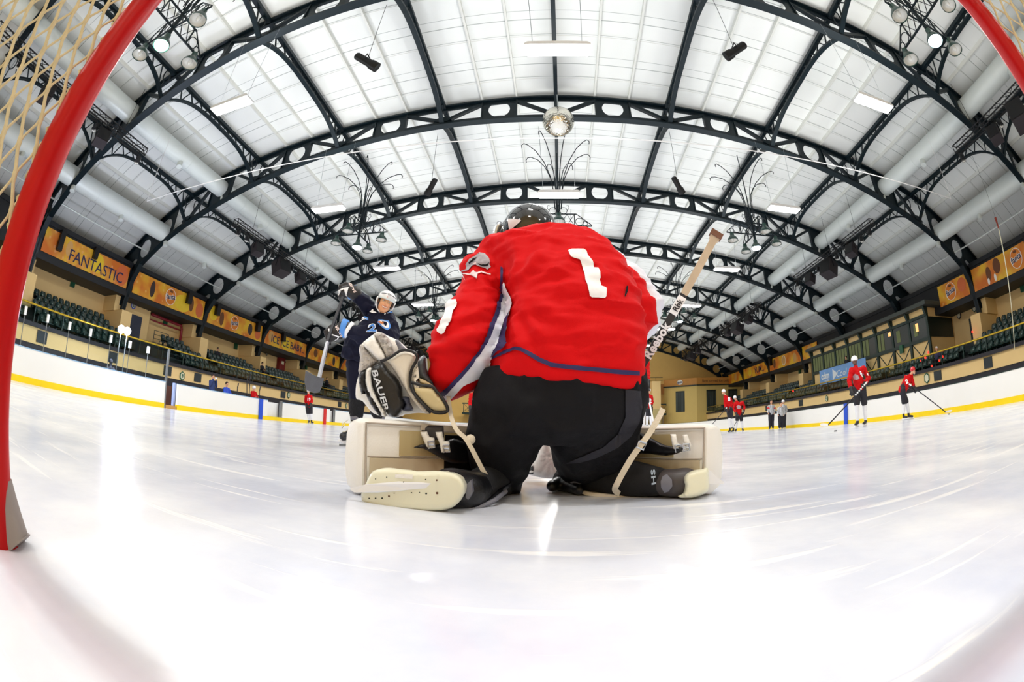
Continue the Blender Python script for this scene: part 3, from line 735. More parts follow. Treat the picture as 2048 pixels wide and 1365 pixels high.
def speaker(x, y, z, sx, sy, sz, tilt, lab, s):
    t = thing('loudspeaker', lab, 'loudspeaker', (x, y, z), 'loudspeakers under the lighting trusses')
    R = Matrix.Rotation(tilt, 3, 'Z') @ Matrix.Rotation(s * .35, 3, 'Y'); c = MB(); c.box((x, y, z), (sx, sy, sz), R); c.build('cabinet', m_spk, t)
    c = MB(); c.box(V((x, y, z)) + R @ V((-s * (sx / 2 + .01), 0, 0)), (.02, sy * .9, sz * .9), R); c.build('grille', m_black, t)
    c = MB(); c.tube([V((x, y, z)) + R @ V((0, -sy / 2 - .03, 0)), V((x, y - sy / 2, z + sz / 2 + .18)), V((x, y + sy / 2, z + sz / 2 + .18)), V((x, y, z)) + R @ V((0, sy / 2 + .03, 0))], .025, 5); c.build('bracket', m_black, t)
def parcan(x, y, z, lab, s):
    t = thing('stage_lamp', lab, 'stage lamp', (x, y, z), 'small black stage lamps'); d = V((-s * .3, -.3, -.8)).normalized(); O = V((x, y, z))
    c = MB(); c.tube([O - d * .2, O - d * .14, O + d * .2], [.07, .12, .13], 12); c.build('can', m_black, t, True, 50)
    c = MB(); c.tube([O + d * .19, O + d * .2], .115, 12); c.build('lens', m_bulb, t)
    c = MB(); c.tube([O + V((0, .14, 0)), O + V((0, .1, .3)), O + V((0, -.1, .3)), O + V((0, -.14, 0))], .015, 5); c.build('yoke', m_black, t)
for s, nm in ((-1, 'left'), (1, 'right')):
    for i, (y0, y1, w_) in enumerate(((-1.5, 8.8, 'behind the net cords'), (16.2, 25.5, 'level with the mirror ball' if s > 0 else 'before the shooter glove'), (31.6, 41, 'third from the goal'), (46.3, 55, 'next to the far end'))):
        x = X0 + s * 16.25; box_truss(x, y0, y1, 9.78, f'black lighting truss, {nm} side, {w_}')
        ym = (y0 + y1) / 2
        if i == 0: ym += .6
        for k, (dy, sx) in enumerate(((-2.3, .5), (.35, .8), (2.7, .5))):
            if i == 0: dy = (-1.6, .3, 2.0)[k]
            speaker(x - s * .05, ym + dy, 9.09 if k != 1 else 8.95, sx, .62 + .3 * (k == 1), .62 + .25 * (k == 1), .25 * s, f'charcoal loudspeaker, {["nearest", "big middle", "farthest"][k]} one of three under the {nm} truss {w_}', s)
        for k, dy in enumerate((-4.3, -3.5, -.8, 1.45, 4.3)):
            parcan(x - s * .1, ym + dy, 9.3, f'small black stage lamp, {ordn(k)} along the {nm} truss {w_}', s)
# taut wires across the hall
c = MB(); c.tube([(X0 - 16.2, 9.9, 8.0), (X0, 9.95, 7.9), (X0 + 15.8, 9.9, 8.0)], .018, 5); c.tube([(X0 - 16.2, 9.9, 8.0), (X0 - 16.3, 9.9, ztop(16.3) + .085)], .012, 4); c.tube([(X0 + 15.8, 9.9, 8.0), (X0 + 15.9, 9.9, ztop(15.9) + .085)], .012, 4)
tag(c.build('cable', m_white), 'thin white cable strung across the hall in front of the mirror ball', 'cable')
# ---------------------------------------------------------------- banners along the galleries
def banner_mat(seed, base, hi):
    m = bpy.data.materials.new('banner_print'); m.use_nodes = True; t = m.node_tree; p = t.nodes['Principled BSDF']; L = t.links.new
    tc = nd(t, 'ShaderNodeTexCoord'); mp = nd(t, 'ShaderNodeMapping'); mp.inputs['Location'].default_value = (seed * 3.1, seed * 7.7, 0); L(tc.outputs['Object'], mp.inputs['Vector'])
    n = nd(t, 'ShaderNodeTexNoise', Scale=.8, Detail=2.0); L(mp.outputs[0], n.inputs['Vector'])
    r = nd(t, 'ShaderNodeValToRGB'); e = r.color_ramp.elements; e[0].position, e[1].position = .36, .66; e[0].color = rgb(214, 112, 24); e[1].color = rgb(236, 190, 44)
    k = e.new(.5); k.color = rgb(*base); L(n.outputs['Fac'], r.inputs[0])
    v = nd(t, 'ShaderNodeTexVoronoi', Scale=2.6); L(mp.outputs[0], v.inputs['Vector']); lt = nd(t, 'ShaderNodeMath', operation='LESS_THAN'); L(v.outputs['Distance'], lt.inputs[0]); lt.inputs[1].default_value = .22
    k2 = nd(t, 'ShaderNodeMath', operation='MULTIPLY'); L(lt.outputs[0], k2.inputs[0]); k2.inputs[1].default_value = .45
    mx = nd(t, 'ShaderNodeMix', data_type='RGBA'); L(k2.outputs[0], mx.inputs[0]); L(r.outputs[0], mx.inputs[6]); mx.inputs[7].default_value = rgb(*hi); L(mx.outputs[2], p.inputs['Base Color']); p.inputs['Roughness'].default_value = .5
    return m
BM = [banner_mat(1, (222, 146, 52), (240, 176, 120)), banner_mat(2, (232, 160, 40), (246, 200, 110)), banner_mat(5, (228, 150, 46), (226, 130, 40))]
m_navy = M('navy_print', (36, 34, 78), .5); m_ring = M('white_print', (248, 244, 236), .5); m_odisc = M('orange_print', (226, 128, 30), .5); m_brown = M('brown_print', (112, 66, 34), .6); m_lemon = M('lemon_print', (236, 200, 40), .5)
def face(s):  # reading frame of a side wall
    return (V((0, 1, 0)), V((0, 0, 1)), V((1, 0, 0))) if s < 0 else (V((0, -1, 0)), V((0, 0, 1)), V((-1, 0, 0)))
def disc(mb, O, xd, yd, rx, ry, n=28): mb.poly([O + xd * rx * math.cos(2 * PI * k / n) + yd * ry * math.sin(2 * PI * k / n) for k in range(n)], xd.cross(yd) * .004)
def logo(t, O, xd, yd, r):
    zd = xd.cross(yd)
    c = MB(); disc(c, O + zd * .004, xd, yd, r * 1.08, r * 1.15); c.build('logo_ring', m_ring, t); c = MB(); disc(c, O + zd * .010, xd, yd, r, r * 1.07); c.build('logo_disc', m_odisc, t)
    c = MB(); disc(c, O + zd * .016 + yd * r * .75, xd, yd, r * .35, r * .16); c.build('logo_leaf', m_brown, t)
    X, Y_ = (xd + yd * .18).normalized(), (yd - xd * .1).normalized()
    text('logo_outline', 'fanta', r * .98, O + zd * .020, X, Y_, m_ring, t, .003, bold=.034); text('logo_word', 'fanta', r * .98, O + zd * .028, X, Y_, m_navy, t, .003, bold=.006)
def banner(s, y0, y1, z0, z1, lab, mi, words=None, logo_y=None, blobs=(), wsize=.8):
    x = X0 + s * 23.72; t = thing('gallery_banner', lab, 'banner', (x, (y0 + y1) / 2, z0), 'orange banners along the galleries'); xd, yd, zd = face(s); c = MB()
    c.bb(x - .02, x + .02, y0, y1, z0, z1); c.build('sheet', BM[mi], t); O = V((x, 0, 0)) + zd * .022
    for i, (by, bz, rx, rz, m) in enumerate(blobs):
        c = MB(); disc(c, O + V((0, by, bz)) + zd * (.001 + .002 * i), xd, yd, rx, rz); c.build('print_patch', m, t)
    if words: text('lettering', words[0], wsize, O + V((0, words[1], words[2])) + zd * .02, xd, yd, m_navy, t, .004, bold=.004)
    if logo_y: logo(t, O + V((0, logo_y, (z0 + z1) / 2 + .02)), xd, yd, .46)
m_tan = M('tan_print', (214, 164, 96), .5); m_dk = M('dark_print', (58, 44, 44), .6); m_org = M('deep_orange_print', (214, 106, 52), .5)
banner(-1, 7.85, 14.75, 6.18, 7.42, 'orange gallery banner lettered FANTASTIC, nearest on the left', 0, ('FANTASTIC', 12.1, 6.6), None, [(12.1, 6.85, .5, .52, m_lemon), (14.2, 6.8, .5, .6, m_org), (9.8, 6.9, .25, .4, m_tan)], .86)
banner(-1, 15.3, 22.3, 6.12, 7.45, 'orange gallery banner with round logo, second on the left', 1, None, 18.75, [(17.0, 6.8, .22, .5, m_dk), (20.0, 6.7, .8, .55, m_lemon), (20.9, 6.85, .22, .45, m_brown), (21.8, 6.7, .4, .5, m_org)])
banner(-1, 22.8, 29.8, 6.12, 7.45, 'orange gallery banner with round logo, third on the left', 1, None, 26.0, [(23.4, 6.9, .5, .5, m_lemon), (24.4, 6.75, .25, .5, m_brown), (28.1, 6.8, .3, .45, m_dk), (29.2, 6.6, .4, .4, m_org)])
banner(-1, 30.3, 37.35, 6.15, 7.4, 'orange gallery banner lettered ICE ICE BABY on the left', 2, ('ICE ICE BABY..', 34.1, 6.72), None, [(31.2, 6.9, .4, .45, m_tan), (33.6, 6.75, .8, .55, m_lemon)], .92)
banner(-1, 37.8, 44.8, 6.15, 7.4, 'orange gallery banner with brown figures, fifth on the left', 1, None, None, [(39.3, 6.9, .4, .4, m_brown), (41.3, 6.8, .5, .5, m_tan), (43.4, 6.75, .3, .5, m_dk)])
banner(-1, 45.3, 52.3, 6.15, 7.4, 'orange gallery banner with one figure, sixth on the left', 2, None, None, [(47.2, 6.8, .3, .5, m_dk), (50.2, 6.8, .5, .5, m_tan)])
banner(1, 7.8, 14.85, 6.15, 7.4, 'orange gallery banner with brown drops, nearest on the right', 2, None, 10.9, [(12.6, 6.95, .32, .42, m_brown), (13.4, 6.75, .22, .38, m_brown), (12.9, 6.4, .1, .2, m_ring), (13.5, 6.35, .1, .18, m_ring)])
banner(1, 15.3, 18.2, 6.15, 7.4, 'short orange banner with round logo beside the booth', 1, None, 17.0, [(15.9, 6.9, .4, .4, m_org)])
banner(1, 34.6, 37.4, 6.15, 7.4, 'short orange banner at the far end of the booth', 1, None, None, [(36, 6.8, .5, .5, m_tan)])
banner(1, 37.8, 44.8, 6.15, 7.4, 'orange banner with brown drop and pale logo, right gallery past the booth', 2, None, None, [(43.6, 6.8, .3, .5, m_brown), (41.4, 6.8, .42, .5, m_ring), (41.4, 6.8, .36, .44, m_tan), (39, 6.7, .4, .45, m_tan)])
banner(1, 45.3, 52.3, 6.15, 7.4, 'orange banner lettered YUM on the right', 1, ('YUM...', 47.6, 6.75), None, [(50.3, 6.75, .5, .5, m_tan), (50.3, 6.75, .42, .42, m_lemon)], 1.0)
banner(1, 52.8, 57.5, 6.15, 7.4, 'orange banner with a small house outline, last on the right', 2, None, None, [(55, 6.8, .4, .45, m_tan)])
for i, (s, y, w_, h_, lab) in enumerate(((-1, 9.0, .35, 1.0, 'tall black loudspeaker in front of the FANTASTIC banner'), (-1, 11.7, .3, .55, 'small black loudspeaker above the letter A of FANTASTIC'), (-1, 20.4, .4, .7, 'black loudspeaker on the second left banner'), (-1, 23.6, .4, .7, 'black loudspeaker near the start of the third left banner'), (-1, 28.9, .4, .7, 'black loudspeaker near the end of the third left banner'), (-1, 32.9, .4, .7, 'black loudspeaker on the ICE ICE BABY banner'), (-1, 41.0, .4, .7, 'black loudspeaker on the fifth left banner'), (1, 44.2, .4, .8, 'black loudspeaker past the booth on the right gallery'), (1, 9.4, .9, .45, 'black flood lamp box above the nearest right banner'))):
    x = X0 + s * 23.5; t = thing('wall_speaker', lab, 'loudspeaker', (x, y, 7.3), 'loudspeakers along the galleries'); c = MB(); c.bb(x - .15, x + .15, y - w_ / 2, y + w_ / 2, 7.5 - h_, 7.55); c.build('cabinet', m_black, t); c = MB(); c.bar((x, y, 7.5), (x + s * .25, y, 7.68), .06); c.build('bracket', m_black, t)
# ---------------------------------------------------------------- things on the walls
m_sign = M('green_sign', (22, 92, 60), .4); m_plate = M('pale_plate', (232, 228, 200), .5); m_grille = M('dark_grille', (42, 50, 54), .6)
def wallbox(s, y, z, w_, h_, nm, mat, lab, cat, X, grp=None, dep=.06):
    c = MB(); x = X0 + s * X; c.bb(x - dep, x + dep, y - w_ / 2, y + w_ / 2, z - h_ / 2, z + h_ / 2); return tag(c.build(nm, mat), lab, cat, grp)
for s, ys in ((-1, (7.9, 12.6, 16.75, 19.4, 29.2, 39.2, 43.5)), (1, (12.6, 16.65, 33, 39.6))):
    for i, y in enumerate(ys): wallbox(s, y, 1.93, .62, .5, 'wall_grille', m_grille, f'dark square grille on the cream {"left" if s < 0 else "right"} stand wall, {ordn(i)} from the goal', 'grille', 20.42, 'dark grilles on the stand walls', .03)
def hexsign(s, y, z, r, X, lab, txt=None, mat=None):
    x = X0 + s * X; xd, yd, zd = face(s); t = thing('block_sign', lab, 'sign', (x, y, z), 'block signs on the walls'); O = V((x, y, z))
    c = MB(); c.poly([O + xd * r * .86 * math.sin(k * PI / 3) * (1) + yd * r * math.cos(k * PI / 3) for k in range(6)], zd * .03); c.build('plate', mat or m_sign, t)
    c = MB(); c.poly([O + zd * .031 + xd * r * .62 * math.sin(k * PI / 3) + yd * r * .74 * math.cos(k * PI / 3) for k in range(6)], zd * .006); c.build('panel', m_plate, t)
    if txt: text('letter', txt, r * 1.05, O + zd * .045, xd, yd, m_sign, t, .003, bold=.008)
hexsign(-1, 18.0, 1.83, .27, 20.42, 'green hexagon block sign on the left wall before the blue coat', '8'); hexsign(-1, 30, 1.97, .27, 20.42, 'green hexagon block sign on the left wall past the blue pad', 'B'); hexsign(-1, 40.7, 1.9, .27, 20.42, 'round block sign far along the left wall', 'C')
hexsign(1, 17.6, 1.93, .3, 20.42, 'green hexagon sign on the right wall behind the bent skater', None); hexsign(1, 28.9, 1.93, .24, 20.42, 'green sign on the right wall before the tall skater', 'G')
hexsign(-1, 16.6, 5.75, .26, 25.15, 'blue lit block sign over the left stairway door', 'E', m_blue); hexsign(-1, 18.0, 6.0, .26, 25.15, 'pale block sign beside the red pipe', 'D', m_dk); hexsign(1, 16.5, 5.75, .25, 25.8, 'round green sign over the right stairway door', None, m_sign); hexsign(1, 18.1, 5.7, .25, 25.8, 'round pale sign beside the right booth corner', None, m_dk)
hexsign(-1, 33.6, 5.9, .28, 25.8, 'pale oval sign left of the red hose cabinet', None, m_dk); hexsign(-1, 37.0, 5.75, .26, 25.8, 'pale sign right of the red hose cabinet', None, m_dk); hexsign(-1, 37.9, 5.3, .25, 25.8, 'green sign over the far left door', 'C')
for s, y, z, lab, X in ((-1, 11.6, 6.15 - .35, 'green emergency light under the FANTASTIC banner', 25.8), (-1, 20.35, 5.6, 'green emergency light beside the red pipe', 25.8), (-1, 28.9, 5.6, 'green emergency light before the red hose cabinet', 25.8), (-1, 41.0, 5.6, 'green emergency light under the fifth left banner', 25.8), (1, 11.9, 5.75, 'green emergency light near the right picture edge', 25.8), (1, 41.5, 5.6, 'green emergency light on the far right wall', 25.8), (1, 21.6, 4.25, 'green emergency light on the booth front', 22.4)):
    wallbox(s, y, z, .34, .52, 'emergency_light', m_sign, lab, 'emergency light', X, 'green emergency lights', .08)
wallbox(-1, 17.0, 4.1, 1.1, 2.2, 'stair_door', M('navy_door', (30, 40, 66), .5), 'dark door at the left stairway, glowing in the flash', 'door', 25.135); wallbox(1, 16.7, 4.1, 1.0, 2.3, 'stair_door', m_grille, 'dark doorway on the right beside the booth', 'door', 25.835); wallbox(-1, 38.8, 3.9, 1.3, 2.2, 'stair_door', m_grille, 'dark green double door far along the left stand', 'door', 25.835)
t = thing('hose_cabinet', 'tall dark red hose cabinet in the ICE ICE BABY bay', 'cabinet', (X0 - 25.7, 36, 3.7)); c = MB(); c.bb(X0 - 25.85, X0 - 25.5, 35.5, 36.5, 3.7, 6.4); c.build('body', M('dark_red_paint', (128, 24, 30), .4), t); c = MB(); c.bb(X0 - 25.5, X0 - 25.47, 35.8, 36.2, 5.2, 5.5); c.build('label_plate', m_plate, t)
m_rp = M('red_pipe_paint', (150, 26, 44), .4); c = MB(); c.tube([(X0 - 25.3, 21.7, 3.9), (X0 - 25.3, 21.7, 5.4), (X0 - 25.3, 21.6, 5.62), (X0 - 25.3, 18.5, 5.66)], .1, 10); c.tube([(X0 - 25.3, 18.5, 5.3), (X0 - 25.3, 21.0, 5.28), (X0 - 25.3, 21.7, 5.28)], .05, 8); tag(c.build('red_pipe', m_rp, None, True), 'red fire pipe rising in the second left bay and running along the wall', 'pipe')
def stair_rail(s, y0, y1, x0, z, lab):
    t = thing('stair_rail', lab, 'railing', (X0 + s * x0, y0, z)); c = MB()
    for y in (y0, y1): c = MB(); c.tube([(X0 + s * x0, y, z), (X0 + s * x0, y, z + 1.0)], .025, 6); c.build('post', m_grille, t)
    for k in range(4): c = MB(); c.tube([(X0 + s * x0, y0, z + .25 + .25 * k), (X0 + s * x0, y1, z + .25 + .25 * k)], .018, 6); c.build('rail', m_grille, t)
stair_rail(-1, 18.5, 19.9, 24.6, 3.6, 'grey stair railing beside the left stairway door'); stair_rail(-1, 16.2, 18.6, 20.9, 2.45, 'bright bar railing at the front of the left stairway'); stair_rail(-1, 36.6, 37.4, 25, 3.4, 'railing before the far left door'); stair_rail(-1, 38.6, 40.6, 24.6, 3.2, 'railing after the far left door'); stair_rail(1, 34.8, 37.0, 24.0, 3.1, 'stair railing past the right booth')
# photographer's strobes on stands behind the near left boards
t = thing('photo_strobe', 'pair of glaring white strobe lamps on stands behind the left glass', 'strobe lamp', (-15.6, 10.1, 0))
for y in (9.95, 10.3):
    c = MB(); c.tube([(-15.6, y, 0), (-15.6, y, 2.5)], .02, 6); c.build('light_stand', m_steel, t); c = MB(); c.ball((-15.6, y, 2.66), .16, 14, 10); c.build('lamp_head', M('strobe_glare', (226, 230, 255), .3, emit=120), t, True)
sl = bpy.data.lights.new('strobe_light', 'POINT'); sl.energy = 500; sl.color = (.8, .84, 1); sl.shadow_soft_size = .2; so = bpy.data.objects.new('strobe_light', sl); so.location = (-15.2, 10.1, 2.66); COL.objects.link(so)
# ---------------------------------------------------------------- commentary booth on the right
bx0, by0, by1 = X0 + 22.5, 18.8, 33.9
t = thing('commentary_booth', 'green and cream commentary booth with windows above the right stand', 'booth', (bx0, 26, 2.2))
c = MB(); c.bb(bx0 + .12, bx0 + 3.3, by0 + .1, by1, 2.2, 6.3); c.build('wall_panels', m_cream, t)
c = MB(); c.bb(bx0 - .55, bx0 + 3.4, by0 - .55, by1 + .2, 6.3, 6.55); c.build('roof_slab', M('grey_green_roof', (72, 78, 74), .7), t)
n = 8
for i in range(n + 1):
    y = by0 + (by1 - by0) * i / n; c = MB(); c.bb(bx0 - .02, bx0 + .14, y - .1, y + .1, 2.2, 6.3); c.build('column', m_dgreen, t)
    c = MB(); c.poly([V((bx0, y - .09, 6.3)), V((bx0 - .3, y - .09, 6.3)), V((bx0 - .06, y - .09, 5.75)), V((bx0, y - .09, 5.7))], (0, .18, 0)); c.build('bracket', m_dgreen, t)
for z0, z1 in ((5.72, 5.9), (4.3, 4.5)): c = MB(); c.bb(bx0 - .04, bx0 + .14, by0, by1, z0, z1); c.build('cross_beam', m_dgreen, t)
m_win = M('booth_window', (24, 36, 32), .3, 0); m_blind = M('olive_blind', (120, 130, 84), .7, 0, (3, .2)); m_glow = M('warm_lit_room', (250, 180, 110), .5, emit=1.2)
for i in range(n):
    y0, y1 = by0 + (by1 - by0) * i / n + .12, by0 + (by1 - by0) * (i + 1) / n - .12
    c = MB(); c.bb(bx0 + .04, bx0 + .11, y0, y1, 4.5, 5.72); w_ = c.build('booth_window', m_win, t)
    if i >= 2:
        for k in range(4):
            if i in (2, 3) and k < 2: continue
            c = MB(); ya = y0 + (y1 - y0) * k / 4 + .05; c.bb(bx0 + .015, bx0 + .04, ya, ya + (y1 - y0) / 4 - .1, 4.55, 5.68); c.build('blind', m_blind, w_)
    else:
        c = MB(); c.bb(bx0 + .015, bx0 + .04, y0 + .9, y1 - .35, 4.75, 5.5); c.build('blind', m_blind, w_)
    if i < 4:
        c = MB(); c.bar((bx0 + .1, y0, 2.6), (bx0 + .1, y1, 4.28), .05); c.bar((bx0 + .1, y1, 2.6), (bx0 + .1, y0, 4.28), .05); c.bb(bx0 + .05, bx0 + .1, (y0 + y1) / 2 - .09, (y0 + y1) / 2 + .09, 3.36, 3.54); c.build('cross_brace', m_dgreen, t)
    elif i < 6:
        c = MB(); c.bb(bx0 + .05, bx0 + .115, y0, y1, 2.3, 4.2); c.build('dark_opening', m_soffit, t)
c = MB(); c.bb(bx0 + .01, bx0 + .04, 19.75, 20.0, 5.0, 5.5); c.build('lit_lamp', m_glow, t); c = MB(); c.bb(bx0 + .01, bx0 + .04, 22.7, 23.0, 5.35, 5.6); c.build('lit_notice', m_glow, t)
c = MB(); c.bb(bx0 + .1, bx0 + .14, 18.8, 18.9, 3, 6); c.bb(bx0 + .15, bx0 + 3.2, by0 + .02, by0 + .1, 4.5, 5.72); c.build('side_window', m_win, t)
t = thing('sponsor_banner', 'pale blue banner lettered Cool on Ice hung on the right stand rail', 'banner', (X0 + 21.9, 28.5, 3.2)); x = X0 + 21.9
m_bl = M('pale_blue_print', (120, 168, 226), .5, 0, (1.2, .25)); m_wp = M('white_letters', (240, 246, 252), .5)
c = MB(); c.bb(x - .02, x + .02, 25.3, 31.9, 3.22, 4.38); c.build('sheet', m_bl, t); xd, yd, zd = face(1); O = V((x, 0, 0)) + zd * .03
text('lettering', 'cdm', .72, O + V((0, 31.0, 3.85)), xd, yd, m_wp, t, .004, bold=.03); text('lettering', 'Cool on Ice', .72, O + V((0, 27.6, 3.75)), xd, yd, m_wp, t, .004, shear=.2); text('lettering', 'TRAVEL', .2, O + V((0, 30.8, 3.45)), xd, yd, m_wp, t, .004, bold=.004)
c = MB(); disc(c, O + V((0, 29.6, 3.8)), xd, yd, .5, .5, 3); c.build('iceberg_print', m_wp, t)
for i, (y, z, dx) in enumerate(((17.4, 3.3, 0), (17.7, 3.05, 0), (18.1, 2.95, 0), (16.2, 2.85, 0), (16.5, 2.7, 0), (17.2, 2.52, 0), (15.3, 4.0, 2.6), (34.5, 3.05, 0))):
    c = MB(); c.ball((X0 + 20.55 + dx, y, z), .06, 10, 8); tag(c.build('red_light', M('lit_red', (255, 36, 26), .4, emit=5)), f'small red light, {ordn(i)} of the chain by the right booth', 'light', 'small red lights by the right booth')
# ---------------------------------------------------------------- far end: restaurant block, balcony, glass
t = thing('restaurant_block', 'yellow two storey restaurant block at the far right corner', 'building', (20, 58, 0)); c = MB()
foot = [(15.2, 60.5), (19.2, 57.8), (26.1, 57.8), (26.1, 60.5)]
c.poly([V((x, y, 1.0)) for x, y in foot], (0, 0, 5.2)); c.build('wall', M('yellow_plaster', (236, 206, 124), .7, 0, (1, .04)), t)
c = MB(); c.poly([V((x, y - .08, 6.2)) for x, y in foot], (0, 0, .95)); c.build('orange_fascia', M('orange_fascia', (214, 150, 70), .6, 0, (1.5, .1)), t)
c = MB(); c.sweep([V((15.1, 60.4, 6.15)), V((19.2, 57.65, 6.15)), V((26, 57.65, 6.15))], .2, .14); c.build('cornice', m_dgreen, t)
u = (V((19.2, 57.8, 0)) - V((15.2, 60.5, 0))).normalized(); nn = V((u.y, -u.x, 0))
for p, d, w_ in ((V((17.2, 59.15, 0)), u, 1.3), (V((21.3, 57.8, 0)), V((1, 0, 0)), 1.4), (V((24.6, 57.8, 0)), V((1, 0, 0)), 1.4)):
    nrm = V((d.y, -d.x, 0)); c = MB(); a, b_ = p - d * w_ / 2, p + d * w_ / 2; c.poly([a + V((0, 0, 2.7)), b_ + V((0, 0, 2.7)), b_ + V((0, 0, 5.5)), a + V((0, 0, 5.5))], nrm * .06); o = c.build('restaurant_window', m_win, t)
    c = MB()
    for q in range(7): e = a + (b_ - a) * ((q + .5) / 7); c.bar(e + V((0, 0, 2.75)) + nrm * .065, e + V((0, 0, 5.3)) + nrm * .065, .07, .02, up=nrm)
    c.build('curtain', M('grey_curtain', (90, 100, 96), .8), o)
text('lettering', 'Best served ice cold', .5, V((22.0, 57.64, 6.68)), (1, 0, 0), (0, 0, 1), m_brown, t, .004)
O = V((17.2, 59.05, 6.68)) + nn * .1
c = MB(); disc(c, O, u, V((0, 0, 1)), .42, .34); c.build('logo_disc', m_ring, t); text('logo_word', 'fanta', .38, O + nn * .02, u + V((0, 0, .15)), (0, 0, 1), m_navy, t, .003, bold=.012)
c = MB(); c.bb(-26, 15.2, 60.3, 60.55, 5.2, 6.6); tag(c.build('wall_band', M('orange_band', (206, 140, 72), .6)), 'orange painted band across the far end wall', 'wall band')
t = thing('far_balcony', 'dark green cross braced balcony rail at the far end', 'balcony', (0, 59.5, 2.4)); c = MB(); c.bb(-12, 15, 58.4, 60.5, 2.3, 2.55); c.build('slab', m_dgreen, t); c = MB()
for i in range(24):
    xa = -11.8 + i * 1.12; c.bb(xa - .04, xa + .04, 58.4, 58.5, 2.5, 3.75); c.bar((xa, 58.45, 2.6), (xa + 1.12, 58.45, 3.65), .04); c.bar((xa, 58.45, 3.65), (xa + 1.12, 58.45, 2.6), .04)
c.bb(-12, 15, 58.38, 58.52, 3.65, 3.8); c.build('cross_rail', m_dgreen, t)
for i, xa in enumerate((-10.5, -8, -2.2, 1, 4, 7, 11.4)): c = MB(); c.bb(xa - .9, xa + .9, 60.38, 60.5, 0, 2.2); tag(c.build('end_doorway', m_grille), f'dark doorway below the far balcony, {ordn(i)} from the left', 'doorway', 'doorways below the far balcony')
for xa, lab in ((-5.2, 'cream pillar at the far end left of the goalie leg'), (13.6, 'cream pillar at the far end beside the restaurant')):
    c = MB(); c.bb(xa - .6, xa + .6, 58.2, 60.4, 0, 6.8); tag(c.build('far_pillar', m_cream), lab, 'pillar')
t = thing('end_glass', 'tall protective glass over the far end boards', 'glass', (5, 56.3, 1.06)); c = MB(); c.bb(-6, 14, 56.28, 56.3, 1.06, 3.0); c.build('pane', m_glass, t)
for i in range(11): c = MB(); c.tube([(-6 + 2 * i, 56.29, 1.05), (-6 + 2 * i, 56.29, 3.0)], .025, 6); c.build('post', m_steel, t)
t = thing('upper_rail', 'thin steel rail along the top of the far end band', 'railing', (0, 60, 7)); c = MB(); c.tube([(-20, 60.2, 7.5), (15, 60.2, 7.5)], .03, 6); c.build('rail', m_grille, t); c = MB(); c.tube([(-20, 60.2, 7.1), (15, 60.2, 7.1)], .02, 6); c.build('rail', m_grille, t)
for i in range(18): c = MB(); c.tube([(-20 + 2 * i, 60.2, 6.6), (-20 + 2 * i, 60.2, 7.5)], .02, 5); c.build('post', m_grille, t)

# rope hanging before the right stand, with its red weight
a, b_ = at(1994, 446, X=19.2), at(2029, 700, X=19.2); t = thing('hanging_rope', 'pale rope with a red weight hanging before the nearest right banner', 'rope', (19.2, b_.y, b_.z)); p0 = V((a.x, b_.y, a.z)); tp = V((19.2, b_.y, ztop(19.2 - X0) - .1))
c = MB(); c.tube([b_, a + V((0, 0, -.25))], [.02, .035], 6); c.build('rope', m_plate, t); c = MB(); c.tube([a + V((0, 0, -.3)), a + V((0, 0, .25))], [.03, .07], 8); c.build('weight', M('red_brown_weight', (140, 50, 36), .6), t); c = MB(); c.tube([a + V((0, 0, .2)), V((a.x, a.y, ztop(a.x - X0) + .1))], .008, 4); c.build('wire', m_black, t)
# ---------------------------------------------------------------- tools for figures
def cut_poly(px, res):
    """flat triangulated outline, cut on a grid so that it can follow a curved surface"""
    bm = bmesh.new(); vs = [bm.verts.new((x, y, 0)) for x, y in px]; bm.faces.new(vs); return cut_bm(bm, res)
def cut_bm(bm, res):
    xs = [v.co.x for v in bm.verts]; ys = [v.co.y for v in bm.verts]
    bmesh.ops.triangulate(bm, faces=bm.faces[:])
    for ax, lo, hi in ((0, min(xs), max(xs)), (1, min(ys), max(ys))):
        k = lo + res
        while k < hi - res * .2:
            co = [0, 0, 0]; no = [0, 0, 0]; co[ax] = k; no[ax] = 1
            bmesh.ops.bisect_plane(bm, geom=bm.verts[:] + bm.edges[:] + bm.faces[:], plane_co=co, plane_no=no); k += res
    bmesh.ops.triangulate(bm, faces=bm.faces[:])
    return bm
def onto(bm, tree, off):
    pts, miss, dsum, n = [], [], 0, 0
    for v in bm.verts:
        d = ray(v.co.x, v.co.y); h = tree.ray_cast(CP, d)
        if h[0] is not None: pts.append(h[0] - d * off * .45 + (h[1] if h[1].dot(d) < 0 else -h[1]) * off * .8); dsum += h[3]; n += 1
        else: pts.append(None); miss.append((len(pts) - 1, d))
    md = dsum / max(n, 1)
    for i, d in miss:
        h = tree.find_nearest(CP + d * md); pts[i] = h[0] - d * off * .5 + (h[0] - CP - d * md).normalized() * -off * .5
    return pts
def patch(name, px, tree, mat, parent, off=.004, res=6, thick=.0):
    """sewn or printed patch lying on the surface of tree"""
    bm = cut_poly(px, res); pts = onto(bm, tree, off); bm.verts.index_update(); mb = MB(); mb.add(pts, [[v.index for v in f.verts] for f in bm.faces]); bm.free()
    return mb.build(name, mat, parent, True)
